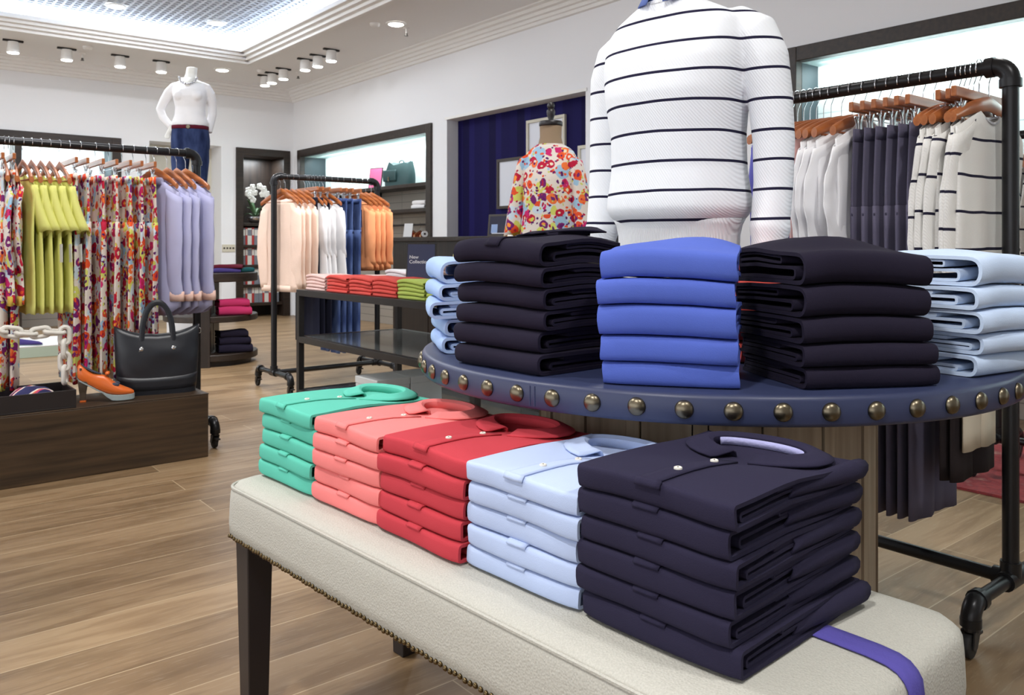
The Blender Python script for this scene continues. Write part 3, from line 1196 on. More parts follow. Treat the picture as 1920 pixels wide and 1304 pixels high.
def clip_hanger(wmat='hanger_wood'):
    t = thing('clip_hanger', None, None)
    MB().box(-.175, -.0075, -.104, .175, .0075, -.074).build('bar', wmat, t, smooth=False, bevel=.003)
    MB().tube([(-.15, 0, -.118), (.15, 0, -.118)], .0018, 6).build('rod', 'chrome', t)
    hook(MB()).build('hook', 'chrome', t)
    for s_ in (-1, 1):
        c = MB()
        for d in (-1, 1):
            c.grid([[(s_ * .125 + a, d * b, z) for a in (-.011, .011)] for b, z in ((.010, -.112), (.0035, -.14), (.0045, -.158), (.006, -.17))])
        c.build('clip', 'chrome', t, solid=.0018)
        MB().tube([(s_ * .125, 0, -.104), (s_ * .125, 0, -.14)], .002, 6).build('clip_pin', 'chrome', t)
    return t


# ------------------------------------------------------------------ hanging clothes
def body_mb(sh, hem, L, t0, t1, zn=-.118, zs=-.172, nk=.065, dip=.02, fold=.008, fk=30., seed=0, hemdrop=0., nth=44, nv=16, ztop=None):
    rows = []
    for i in range(nv + 1):
        v = i / nv
        a = lerp(sh, hem, sst(0, 1, v) * .7 + v * .3)
        b = lerp(t0, t1, min(1, v * 3))
        row = []
        for j in range(nth):
            c, s_ = math.cos(2 * PI * j / nth), math.sin(2 * PI * j / nth)
            x = a * math.copysign(abs(c) ** .8, c)
            y = b * math.copysign(abs(s_) ** .7, s_)
            xx = abs(x) / max(1e-6, a) * sh
            f = max(0., (xx - nk) / (sh - nk))
            zt = zn + (zs - zn) * f ** 1.15
            if xx < nk:
                zt -= dip * (1 - (xx / nk) ** 2) * (1.6 if s_ < 0 else .6)
            zb = -L - hemdrop * (1 - (abs(x) / a) ** 2) + .006 * math.sin(x * 40 + seed)
            y += fold * min(1, v * 2.5) * (math.sin(x * fk + seed + 1.5 * math.sin(v * 3 + seed)) + .5 * math.sin(x * fk * 2.1 + seed * 2))
            row.append((x, y, lerp(zt, zb, v)))
        rows.append(row)
    return MB().grid(rows, cu=True)


def long_sleeve(sgn, sh, zs, L, r0, r1, ry, out=.03, bend=.02, seed=0, n=14):
    rows = []
    for i in range(n + 1):
        f = i / n
        cx = sgn * (sh - r0 * .75 + out * math.sin(min(1, f * 1.3) * PI * .75))
        cy = bend * math.sin(f * PI) - .004
        z = zs + .004 - f * (L + zs)
        r_ = lerp(r0, r1, f ** .8) * (1 + .025 * math.sin(f * 11 + seed))
        b = lerp(ry, ry * .9, f)
        rows.append([(cx + r_ * math.cos(2 * PI * j / 16), cy + b * math.sin(2 * PI * j / 16) + .002 * math.sin(f * 23 + j), z - .03 * (1 - f) * (sgn * math.cos(2 * PI * j / 16))) for j in range(16)])
    return MB().grid(rows, cu=True)


def cuff_mb(sgn, sh, r0, r1, out, L, ry, hh):
    cx = sgn * (sh - r0 * .75 + out * math.sin(PI * .75))
    return MB().grid([[(cx + (r1 * k) * math.cos(2 * PI * j / 16), -.004 + (ry * k) * math.sin(2 * PI * j / 16), z) for j in range(16)] for k, z in ((1.06, -L + hh), (1.12, -L + hh * .5), (1.08, -L - .004))], cu=True)


def flutter_sleeve(sgn, sh, zs, L, ry):
    rows = []
    for i in range(9):
        f = i / 8
        w_ = lerp(.03, .09, f)
        cx = sgn * (sh - .02 + .01 * f)
        rows.append([(cx + w_ * math.cos(2 * PI * j / 14) * (1 if sgn * math.cos(2 * PI * j / 14) < 0 else .5), ry * (1 + f) * math.sin(2 * PI * j / 14) - (.05 if ry > .012 else .008) * f ** 1.6 - .004, zs - f * L - .02 * f * math.cos(2 * PI * j / 14)) for j in range(14)])
    return MB().grid(rows, cu=True)


def collar_mb(r_, b, z, hh=.03):
    rows = []
    for i in range(25):
        a = R(-160 + 320 * i / 24)
        f = abs(a) / R(160)
        ux, uy = math.sin(a), math.cos(a)
        rows.append([(r_ * ux, b * uy, z), (r_ * .96 * ux, b * .9 * uy, z + hh), (r_ * 1.12 * ux, b * 1.25 * uy, z + hh * .9), (r_ * 1.3 * ux, (b + .004) * 1.5 * uy, z - .01 - .03 * max(0, f - .6))])
    return MB().grid(rows)


def top(name, m, sh=.205, hem=.2, L=.75, t0=.012, t1=.018, sleeve='long', sl=.72, sr=(.062, .045), sy=None, collar=None, cuff=None, hemband=None, buttons=None, neckband=None, seed=0, **k):
    t = thing(name, None, None)
    body_mb(sh, hem, L, t0, t1, seed=seed, **k).build('body', m, t, solid=.0012)
    zs = k.get('zs', -.172)
    sy = sy or t1
    for s_ in (-1, 1):
        if sleeve == 'long':
            long_sleeve(s_, sh, zs, sl, sr[0], sr[1], sy, seed=seed + s_).build('sleeve', m, t, solid=.0012)
            if cuff:
                cuff_mb(s_, sh, sr[0], sr[1], .03, sl, sy, .05).build('cuff', cuff, t, solid=.0015)
        elif sleeve == 'short':
            flutter_sleeve(s_, sh, zs + .01, sl, sy * 1.1).build('sleeve', m, t, solid=.0012)
    zn = k.get('zn', -.118)
    if collar:
        collar_mb(.066, t0 + .004, zn - .012).build('collar', collar, t, solid=.002)
    if neckband:
        MB().tube([(.064 * math.sin(R(a)), (t0 + .002) * math.cos(R(a)), zn - .006 - .028 * (1 if math.cos(R(a)) < 0 else .4) * (1 - abs(math.sin(R(a))) ** 2)) for a in range(0, 360, 15)], .004, 6, closed=True).build('neckband', neckband, t)
    if hemband:
        rows = [[(hem * 1.0 * math.copysign(abs(math.cos(2 * PI * j / 44)) ** .8, math.cos(2 * PI * j / 44)), (t1 + .002) * math.copysign(abs(math.sin(2 * PI * j / 44)) ** .7, math.sin(2 * PI * j / 44)), z) for j in range(44)] for z in (-L + .035, -L - .012)]
        MB().grid(rows, cu=True).build('hem_band', hemband, t, solid=.0015)
    return t


def trousers(name, m, w=.19, L=1.25, t=.015, z0=-.160, leg=.085, fold=.005, band=None, seed=0, crotch=.27, taper=.8, pockets=None):
    o = thing(name, None, None)

    def yo(x, z):
        return fold * (math.sin(x * 38 + seed) + .6 * math.sin(x * 75 + 2 * seed + z * 3))
    rows = []
    for i in range(8):
        f = i / 7
        z = z0 - f * crotch
        a = lerp(w * .95, w, f)
        b = lerp(t * .7, t, f)
        rows.append([(x_, b * sy_ + yo(x_, z) * min(1, f * 1.4), z) for x_, sy_ in [(a * math.copysign(abs(math.cos(2 * PI * j / 40)) ** .7, math.cos(2 * PI * j / 40)), math.sin(2 * PI * j / 40)) for j in range(40)]])
    MB().grid(rows, cu=True).build('hip_section', m, o, solid=.0014)
    rows = [[(w * .955 * math.copysign(abs(math.cos(2 * PI * j / 40)) ** .7, math.cos(2 * PI * j / 40)), (t * .7 + .0015) * math.sin(2 * PI * j / 40), z) for j in range(40)] for z in (z0 + .004, z0 - .036)]
    MB().grid(rows, cu=True).build('waistband', band or m, o, solid=.0016)
    for s_ in (-1, 1):
        rows = []
        for i in range(14):
            f = i / 13
            z = z0 - crotch + .03 - f * (L + z0 - crotch + .03)
            a = lerp(w * .5, leg * taper, f ** .7)
            cx = s_ * lerp(w * .5, w * .47, f)
            row = []
            for j in range(22):
                x = cx + a * math.copysign(abs(math.cos(2 * PI * j / 22)) ** .8, math.cos(2 * PI * j / 22))
                row.append((x, lerp(t, t * .9, f) * math.sin(2 * PI * j / 22) + yo(x, z), z))
            rows.append(row)
        MB().grid(rows, cu=True).build('leg', m, o, solid=.0014)
    if pockets:
        for s_ in (-1, 1):
            MB().box(s_ * w * .5 - .05, -t - fold - .004, z0 - .22, s_ * w * .5 + .05, -t - fold - .001, z0 - .08).build('pocket', pockets, o, smooth=False, bevel=.001)
    return o


CLOTHES = {}


def hang(kind, proto, hproto, places, rz, what, where, cat, group, hgroup, frm='from the left', sw=0.):
    n = len(places)
    for i, (x, y) in enumerate(places):
        g = proto if i == 0 else copy_tree(proto)
        h_ = hproto() if callable(hproto) else copy_tree(hproto)
        for o in (g, h_):
            o.location = (x, y, RH + .0002)
            o.rotation_euler = (0, 0, rz + R(sw * math.sin(i * 2.3 + 1)))
        pos = ORD[i] if n > 1 else ''
        if n > 1:
            tag(g, f'{pos} {what} {frm} {where}', cat, group)
            tag(h_, f'{"clip" if "clip" in h_.name else "wooden"} hanger of the {pos} {what} {frm} {where}', 'hanger', hgroup)
        else:
            tag(g, f'{what} {where}', cat, group)
            tag(h_, f'{"clip" if "clip" in h_.name else "wooden"} hanger of the {what} {where}', 'hanger', hgroup)
    return proto


first_h = wood_hanger('hanger_wood', -.106, .066)
steep_h = wood_hanger('hanger_wood', -.108, .105)
first_c = clip_hanger()
_used = {'w': False, 'c': False, 's': False}


def HS():
    if not _used['s']:
        _used['s'] = True
        return steep_h
    return copy_tree(steep_h)



def HW():
    if not _used['w']:
        _used['w'] = True
        return first_h
    return copy_tree(first_h)


def HC():
    if not _used['c']:
        _used['c'] = True
        return first_c
    return copy_tree(first_c)


QX = PI / 2
LXs = [v * .9455 for v in (.662, .703, .746, .786, .83, .873, .921, .969, 1.024, 1.1, 1.168, 1.239, 1.298, 1.368, 1.416, 1.485, 1.54, 1.592)]
lp = lambda idx, y=LY: [(LXs[i], y) for i in idx]
LR = 'on the left rack'
fb = top('floral_blouse', 'floral_small', zn=-.168, zs=-.236, nk=.08, hem=.23, L=.80, sleeve='long', sl=.66, sr=(.07, .085), t0=.009, t1=.014, fold=.007, fk=34, hemband='yellow_lining', seed=1)
hang('top', fb, HS, lp((0, 1)), QX, 'floral blouse', LR, 'blouse', 'floral blouses on the left rack', 'hangers on the left rack')
ft = trousers('floral_trousers', 'floral_small', w=.185, L=1.22, t=.017, leg=.11, fold=.009, taper=.95, seed=3)
hang('tr', ft, HC, [(LXs[0] - .028, LY), (LXs[1] - .02, LY)], QX, 'floral trousers', 'under the blouses', 'trousers', 'floral trousers on the left rack', 'hangers on the left rack')
tee = top('lime_t_shirt', 'cloth_lime', zn=-.168, zs=-.236, nk=.08, hem=.205, L=.86, sleeve='short', sl=.24, t0=.009, t1=.013, fold=.006, fk=36, neckband=None, seed=2)
hang('top', tee, HS, lp((2, 3, 4, 5, 6)), QX + R(6), 'lime green t-shirt', LR, 't-shirt', 'lime t-shirts on the left rack', 'hangers on the left rack')
for o_ in [o for o in COL.objects if o.name.startswith('lime_t_shirt')][2:5]:
    MB().box(-.215, -.028, -.62, -.175, -.0265, -.53, M=T(0, 0, 0, 0, 0, R(4))).build('paper_tag', 'paper_white', o_, smooth=False)
hang('tr', copy_tree(ft), HC, lp((7, 8, 9, 10, 11, 12, 13)), QX, 'floral trousers', LR, 'trousers', 'floral trousers on the left rack', 'hangers on the left rack')
lav = top('lavender_shirt', 'cloth_lavender', zn=-.168, zs=-.236, nk=.08, hem=.21, L=.86, sl=.82, sr=(.07, .055), t0=.013, t1=.02, fold=.006, fk=30, collar='cloth_lavender', cuff='cuff_peach', hemdrop=.05, seed=4)
hang('top', lav, HS, lp((14, 15, 16, 17)), QX + R(17), 'lavender shirt', LR, 'shirt', 'lavender shirts on the left rack', 'hangers on the left rack', sw=5)

MXs = [v * .9445 for v in (2.729, 2.769, 2.824, 2.87, 2.939, 2.982, 3.034, 3.101, 3.168, 3.222, 3.277, 3.352, 3.407, 3.469, 3.52, 3.573)]
mp_ = lambda idx, dx=0: [(MXs[i] + dx, MY) for i in idx]
MR = 'on the middle rack'
pe = top('peach_sweater', 'cloth_peach', zn=-.168, zs=-.236, nk=.08, hem=.21, L=.86, sl=.85, sr=(.065, .05), t0=.010, t1=.016, fold=.006, fk=28, hemband='cloth_peach', seed=5)
hang('top', pe, HS, mp_((0, 1, 2, 3)), QX + R(16), 'peach knit sweater', MR, 'sweater', 'peach sweaters on the middle rack', 'hangers on the middle rack', sw=2.5)
wt = top('white_blouse', 'cloth_white', zn=-.168, zs=-.236, nk=.08, hem=.25, L=.80, sl=.62, sr=(.07, .07), t0=.010, t1=.017, fold=.007, fk=26, seed=6)
hang('top', wt, HS, mp_((4, 5, 6, 7)), QX + R(16), 'white blouse', MR, 'blouse', 'white blouses on the middle rack', 'hangers on the middle rack', sw=3)
dk = trousers('dark_trousers', 'cloth_dark_trouser', w=.18, L=1.27, t=.013, leg=.12, fold=.006, taper=1., seed=7)
hang('tr', dk, HC, [(MXs[4] + .022, MY), (MXs[5] + .026, MY), (MXs[6] + .033, MY)], QX, 'dark navy trousers', 'below the white blouses', 'trousers', 'dark trousers on the middle rack', 'hangers on the middle rack')
jn = trousers('blue_jeans', 'denim_mid', w=.185, L=1.36, t=.017, leg=.09, fold=.005, taper=.85, pockets='denim_dark', seed=8)
hang('tr', jn, HC, mp_((8, 9, 10, 11)), QX, 'pair of blue jeans', MR, 'jeans', 'jeans on the middle rack', 'hangers on the middle rack')
oc = top('orange_cardigan', 'cloth_orange', zn=-.168, zs=-.236, nk=.08, hem=.21, L=.72, sl=.68, sr=(.065, .052), t0=.011, t1=.017, fold=.006, fk=30, collar='cloth_orange_pale', seed=9)
hang('top', oc, HS, mp_((12, 13, 14, 15), -.02), QX + R(16), 'orange shirt', MR, 'shirt', 'orange shirts on the middle rack', 'hangers on the middle rack', sw=3)

RYs = [1.662, 1.639, 1.618, 1.595, 1.574, 1.554, 1.53, 1.506, 1.481, 1.458, 1.433, 1.403, 1.383, 1.357, 1.314, 1.278, 1.238, 1.208, 1.172, 1.148, 1.121, 1.091, 1.061, 1.04, 1.018, .993]
RR = 'on the right rack'
bp = top('violet_blue_polo', 'cloth_violet_blue', zn=-.132, zs=-.188, hem=.2, L=.80, sleeve='short', sl=.22, t0=.007, t1=.010, fold=.004, fk=30, collar='cloth_violet_blue', seed=10)
hang('top', bp, HW, [(RX, y) for y in (1.665, 1.641, 1.617, 1.593, 1.569, 1.545)], 0, 'violet blue polo', RR, 'polo shirt', 'violet blue polos on the right rack', 'hangers on the right rack')
ws = top('white_shirt', 'cloth_white', zn=-.132, zs=-.188, hem=.2, L=.62, sl=.54, sr=(.07, .062), t0=.010, t1=.016, fold=.005, fk=26, collar='cloth_white', hemdrop=.06, seed=11)
hang('top', ws, HW, [(RX, 1.490), (RX, 1.452), (RX, 1.414), (RX, 1.372)], 0, 'white shirt', RR, 'shirt', 'white shirts on the right rack', 'hangers on the right rack', sw=4)
pk = top('pink_shirt', 'cloth_pink', zn=-.132, zs=-.188, hem=.2, L=.68, sleeve=None, t0=.008, t1=.011, fold=.004, seed=12)
hang('top', pk, HW, [(RX, 1.517)], 0, 'pale pink top', 'behind the white shirts on the right rack', 'top', None, 'hangers on the right rack')
gt = trousers('grey_trousers', 'cloth_grey_violet', w=.165, L=1.34, t=.013, leg=.085, fold=.005, taper=.95, seed=13)
hang('tr', gt, HC, [(RX, y) for y in (1.325, 1.289, 1.253, 1.217, 1.183, 1.150)], 0, 'violet grey trousers', RR, 'trousers', 'grey trousers on the right rack', 'hangers on the right rack')
st = top('striped_sweater', 'knit_stripe', zn=-.132, zs=-.188, sh=.205, hem=.21, L=.78, sl=.74, sr=(.062, .048), t0=.010, t1=.015, fold=.004, fk=24, neckband='knit_rib', hemband='knit_rib', seed=14)
hang('top', st, HW, [(RX, y) for y in (1.105, 1.077, 1.049, 1.021, .993)], 0, 'white navy striped sweater', RR, 'sweater', 'striped sweaters on the right rack', 'hangers on the right rack', sw=2.5)
ch = trousers('charcoal_trousers', 'cloth_charcoal', w=.16, L=1.20, t=.012, leg=.085, fold=.005, taper=.9, seed=15)
hang('tr', ch, HC, [(RX, 1.063), (RX, 1.035)], 0, 'charcoal trousers', 'between the striped sweaters', 'trousers', 'charcoal trousers on the right rack', 'hangers on the right rack')
cr = trousers('cream_trousers', 'cloth_cream', w=.12, L=1.11, t=.010, leg=.062, fold=.004, taper=.9, seed=16)
hang('tr', cr, HC, [(RX - .03, 1.007)], 0, 'cream trousers', 'between the striped sweaters', 'trousers', None, 'hangers on the right rack')

# second rack behind, at the right edge
pipe_rack('black pipe rack on the red rug behind the striped sweaters at the right edge', (4.41, .1, .0122), PI / 2, 1.54, .27)
for i, y in enumerate((1.50, 1.44, 1.38)):
    g, h_ = copy_tree(st), copy_tree(first_h)
    for o in (g, h_):
        o.location = (4.41, y, RH + .0124)
        o.rotation_euler = (0, 0, 0)
    tag(g, f'{ORD[i]} striped sweater from the left on the rack standing on the rug', 'sweater', 'striped sweaters on the rug rack')
    tag(h_, f'wooden hanger of the {ORD[i]} striped sweater on the rack standing on the rug', 'hanger', 'hangers on the rug rack')
tag(MB().box(3.9, -.6, 0.0005, 5.35, 2.9, .012).build('rug', 'rug', smooth=False), 'red patterned rug on the oak floor behind the right rack', 'rug')

# ------------------------------------------------------------------ plinth with bag, shoe, tray and chain
pl = thing('display_plinth', 'long low dark wooden display plinth with handbag, shoe and tray on it', 'plinth', (0, 4.316, 0))
MB().box(-1.6, 0, 0, 1.477, .37, .325).build('plinth_body', 'plinth_wood', pl, smooth=False, bevel=.004)
MB().box(-1.6, -.001, .325, 1.478, .371, .331).build('plinth_top', 'plinth_wood', pl, smooth=False, bevel=.002)
PZ = .3316
bag = thing('tote_bag', 'black leather tote bag with chrome rings standing on the plinth', 'handbag', (1.275, 4.50, PZ), R(-14))
rows = []
for i in range(15):
    f = i / 14
    row = []
    a = lerp(.185, .203, f) + .004 * math.sin(f * PI)
    b = lerp(.062, .045, f) + .012 * math.sin(f * PI)
    for j in range(56):
        c, s_ = math.cos(2 * PI * j / 56), math.sin(2 * PI * j / 56)
        x = a * math.copysign(abs(c) ** .55, c)
        y = b * math.copysign(abs(s_) ** .6, s_)
        zt = .352 - .05 * (1 - (abs(x) / a) ** 2.2)
        z = f * zt
        y -= .016 * math.exp(-((x + .01) / .09) ** 2) * math.exp(-((f - .72) / .16) ** 2) * (1 if s_ < 0 else 0)
        y += .006 * noise.noise((x * 12, f * 5, 2)) * math.sin(f * PI)
        row.append((x, y, z + .006 * (1 - f) * (c ** 4)))
    rows.append(row)
m = MB().grid(rows, cu=True)
m.f.append(tuple(range(56))[::-1])
m.build('body', 'bag_leather', bag, solid=.003)
MB().grid([[(x * 1.006, y * 1.012 - 0, z) for x, y, z in r_] for r_ in rows[1:5]], cu=True).build('base_panel', 'bag_leather', bag, solid=.002)
for s_ in (-1, 1):
    pts = []
    for k in range(21):
        a = PI * k / 20
        pts.append((-.075 * math.cos(a), s_ * .052 - .008 * s_ * math.sin(a), .245 + .225 * math.sin(a) ** .75))
    MB().tube(pts, .013, 10, flat=.25, up=(1, 0, 0)).build('handle', 'bag_leather', bag)
for x in (-.075, .075):
    r1 = MB().lathe([(.013, 0), (.013, .006), (.007, .010), (.0001, .011)], 14, M=T(x, -.057, .235, 0, PI / 2)).build('rivet', 'chrome', bag)
    MB().tube([(x + .012 * math.cos(R(a)), -.063, .222 + .014 * math.sin(R(a))) for a in range(0, 360, 30)], .003, 6, closed=True).build('ring', 'chrome', r1)
MB().tube([(.205 + .008 * math.cos(R(a)), 0, .315 + .014 * math.sin(R(a))) for a in range(0, 360, 30)], .0028, 6, closed=True).build('side_ring', 'chrome', bag)
MB().tube([(-.208 + .008 * math.cos(R(a)), -.01, .30 + .014 * math.sin(R(a))) for a in range(0, 360, 30)], .0028, 6, closed=True).build('side_ring', 'chrome', bag)

sh = thing('high_heel_shoe', 'orange leather high heeled shoe with bow on the dark plinth', 'shoe', (.895, 4.455, PZ), R(-17))
SC = [  # s, bottom, top, half width
    (-.006, .120, .176, .012), (.004, .108, .190, .024), (.02, .098, .176, .029), (.05, .080, .150, .028), (.08, .060, .132, .026), (.105, .046, .132, .027), (.125, .036, .126, .031),
    (.15, .029, .098, .037), (.175, .0265, .080, .040), (.20, .0265, .068, .038), (.225, .027, .057, .030), (.24, .0275, .049, .019), (.248, .029, .042, .007)]


def shoe_sec(k=1., dz=0.):
    rows = []
    for s_, b, t_, w in SC:
        rows.append([(s_, w * k * math.copysign(abs(math.cos(2 * PI * j / 20)) ** .8, math.cos(2 * PI * j / 20)), (b + t_) / 2 + dz + (t_ - b) / 2 * k * math.copysign(abs(math.sin(2 * PI * j / 20)) ** .8, math.sin(2 * PI * j / 20))) for j in range(20)])
    return rows


MB().grid(shoe_sec(), cu=True, cap=True).build('upper', 'orange_leather', sh, sub=1)
m = MB()
for k, (s_, b, t_, w) in enumerate(SC):
    pass
rows = []
for s_, b, t_, w in SC:
    th = .006 if s_ < .11 else lerp(.006, .0265, sst(.1, .15, s_))
    rows.append([(s_ + .001, w * 1.03, b + .003), (s_ + .001, -w * 1.03, b + .003), (s_ + .001, -w * 1.0, b + .003 - th), (s_ + .001, w * 1.0, b + .003 - th)])
rows = [[(x, y, max(z, 0.0)) for x, y, z in r_] for r_ in rows]
m.grid(rows, cu=True, cap=True).build('platform_sole', 'sole_grey', sh, smooth=False, bevel=.001)
MB().grid([[(.002 + dx, dy, z) for dx, dy in ((-.002 + a0, -b0), (a0 + w0, -b0), (a0 + w0, b0), (-.002 + a0, b0))] for z, a0, w0, b0 in ((.009, .008, .021, .012), (.05, .004, .028, .015), (.105, -.002, .044, .024))], cu=True, cap=True).build('heel', 'heel_wood', sh, smooth=False, bevel=.003)
MB().box(.006, -.013, 0, .034, .013, .010).build('heel_tip', 'orange_leather', sh, smooth=False, bevel=.002)
# dark openings: foot opening and cut-out over the toes
m = MB()
m.grid([[(lerp(.012, .10, i / 8), w * math.sin(PI * (i + .4) / 8.8) * (k - 2) / 2, lerp(.187, .1335, (i / 8) ** .75) + .001 - .004 * abs(k - 2) / 2 + .0015) for k in range(5)] for i, w in [(i, .021) for i in range(9)]])
m.build('lining', 'shoe_lining', sh, solid=.002)
for sg in (-1, 1):
    MB().ball((.163, sg * .0268, .080), (.020, .0068, .0115), 14, 8).build('cut_out', 'shoe_lining', sh)
m = MB()
for sg in (-1, 1):
    m.ball((.128, sg * .014, .137), (.011, .014, .008), 10, 6)
m.ball((.128, 0, .138), (.007, .006, .007), 8, 6)
m.build('bow', 'orange_leather', sh)
MB().lathe([(.006, 0), (.006, .0015), (.0001, .003)], 12, M=T(.012, -.0275, .165, 0, PI / 2)).build('stud', 'brass_old', sh)

tr = thing('display_tray', 'black open tray of folded scarves at the left end of the plinth', 'tray', (.3, 4.325, PZ))
for nm_, bb in (('base', (0, 0, 0, .56, .30, .008)), ('side_wall', (0, 0, .008, .56, .010, .085)), ('side_wall', (0, .29, .008, .56, .30, .085)), ('side_wall', (0, .01, .008, .01, .29, .085)), ('side_wall', (.55, .01, .008, .56, .29, .085))):
    MB().box(*bb).build(nm_, 'leg_black', tr, smooth=False, bevel=.0015)


def scarf(x, y, w, d, h, m, label, rz):
    t = thing('folded_scarf', label, 'scarf', (x, y, PZ + .009), rz, 'scarves in the tray')
    rows = []
    for i in range(15):
        u = -1 + 2 * i / 14
        rows.append([(u * w / 2, v * d / 2, max(0, h * (1 - abs(u) ** 3) * (1 - abs(v) ** 4) + .012 * noise.noise((u * 2, v * 3, w * 9)) * (1 - u * u) * (1 - v * v))) for v in [-1 + 2 * j / 11 for j in range(12)]])
    MB().grid(rows).build('cloth', m, t, solid=.004)


scarf(.42, 4.47, .20, .2, .085, 'cloth_shell', 'pale pink scarf heaped in the black tray on the plinth', .2)
scarf(.70, 4.47, .24, .2, .085, 'scarf', 'navy scarf with coloured bands heaped in the black tray on the plinth', -.1)


def chain_link(mb_loc, d, up, parent, L=.105, Wd=.062, r_=.0105):
    d = Vector(d).normalized()
    u = Vector(up)
    u = (u - d * u.dot(d)).normalized()
    hl, hw = L / 2 - Wd / 2, Wd / 2 - r_
    pts = []
    for k in range(13):
        a = -PI / 2 + PI * k / 12
        pts.append(d * (hl + hw * math.cos(a)) + u * (hw * math.sin(a)))
    for k in range(13):
        a = PI / 2 + PI * k / 12
        pts.append(d * (-hl + hw * math.cos(a)) + u * (hw * math.sin(a)))
    MB().tube([Vector(mb_loc) + p for p in pts], r_, 8, closed=True).build('link', 'chain_white', parent)


ct = thing('chain', 'thick white decorative chain hanging down to the tray beside the lime t-shirts', 'chain', (.863, 4.50, PZ + .09))
for k in range(4):
    chain_link((-.02, 0, .045 + k * .064), (0, 0, 1), (1, 0, 0) if k % 2 else (.5, 1, 0), ct)
pp = [(-.035, 0, .255), (-.095, .0, .262), (-.155, -.005, .257), (-.215, -.01, .264), (-.275, -.012, .275), (-.335, -.015, .30)]
for k in range(len(pp) - 1):
    a, b = Vector(pp[k]), Vector(pp[k + 1])
    chain_link((a + b) / 2, b - a, (0, 0, 1) if k % 2 else (0, 1, .2), ct)

# pale platform with flat shoe far behind the rack
mp0 = thing('low_platform', 'low mint green display platform on the floor far behind the left rack', 'platform', (1.05, 9.2, 0))
MB().box(0, 0, 0, 1.0, .9, .10).build('platform_side', 'mint', mp0, smooth=False, bevel=.004)
MB().box(0, 0, .1005, 1.0, .9, .112).build('platform_top', 'white_plastic', mp0, smooth=False, bevel=.003)
fs = thing('flat_shoe', 'navy flat shoe on the low mint platform', 'shoe', (1.30, 9.36, .1125), R(-30))
rows = [[(s_, w * math.cos(2 * PI * j / 14), max(.006, .5 * hh + .5 * hh * math.sin(2 * PI * j / 14))) for j in range(14)] for s_, w, hh in ((0, .02, .07), (.03, .034, .075), (.1, .036, .06), (.17, .042, .05), (.23, .036, .04), (.265, .012, .025))]
MB().grid(rows, cu=True, cap=True).build('upper', 'cloth_purple', fs)
MB().grid([[(s_, w * a, z) for a, z in ((-1, 0), (1, 0), (1, .008), (-1, .008))] for s_, w in ((-.004, .022), (.03, .036), (.1, .037), (.17, .044), (.235, .037), (.27, .012))], cu=True, cap=True).build('sole', 'sole_grey', fs, smooth=False)

# ------------------------------------------------------------------ curved shelf unit
cu = thing('round_shelf_unit', 'dark wooden quarter round shelf unit holding folded clothes behind the tote bag', 'shelf unit', (2.70, 7.82, 0))
for z0, z1, rr in ((.05, .11, .42), (.40, .455, .42), (.765, .845, .42)):
    MB().lathe([(.001, z0), (rr - .006, z0), (rr, z0 + .006), (rr, z1 - .006), (rr - .006, z1), (.001, z1)], 48, cap=False).build('shelf', 'dark_wood', cu, angle=30)
MB().lathe([(.36, 0), (.36, .05)], 40, cap=False).build('toe_kick', 'leg_black', cu)
for a in (-117, 63):
    MB().box(0.02, -.02, .11, .40, .02, .765, M=T(0, 0, 0, R(a))).build('divider', 'dark_wood_vertical', cu, smooth=False)
MB().box(.37, -.05, .0, .43, .05, .845, M=T(0, 0, 0, R(-117))).build('end_panel', 'dark_wood_vertical', cu, smooth=False, bevel=.003)


def soft(x, y, z, rz, w, d, h, m, label, cat='garment', group='folded clothes on the round shelf unit', seed=1, name='folded_garment'):
    return folded(name, label, cat, group, (x, y, z), rz, w, d, h, m, seed=seed, rf=.5, sz=.85, th=h * .2, nx=8, na=8, nt=5, amp=.01, inner=1)


soft(2.62, 7.62, .8455, R(-20), .27, .26, .034, 'cloth_purple', 'purple folded garment on top of the round shelf unit', seed=3)
soft(2.64, 7.64, .8825, R(-26), .27, .26, .03, 'cloth_maroon', 'dark maroon folded garment lying on the purple one', seed=4)
soft(2.91, 7.60, .8455, R(20), .16, .24, .034, 'cloth_teal', 'teal folded garment at the right of the round unit top', seed=5)
soft(2.66, 7.49, .4555, R(-12), .29, .26, .075, 'cloth_magenta', 'magenta knit garment, lower of two on the middle round shelf', seed=6)
soft(2.67, 7.50, .5325, R(-8), .27, .25, .065, 'cloth_magenta', 'magenta knit garment, upper of two on the middle round shelf', seed=7)
soft(2.66, 7.49, .1105, R(-12), .30, .26, .07, 'cloth_black_navy', 'black knit garment, lowest on the bottom round shelf', seed=8)
soft(2.67, 7.50, .1825, R(-9), .28, .25, .065, 'cloth_black_navy', 'black knit garment, middle one on the bottom round shelf', seed=9)
soft(2.68, 7.50, .2495, R(-6), .25, .24, .06, 'cloth_black_navy', 'black knit garment, uppermost on the bottom round shelf', seed=10)

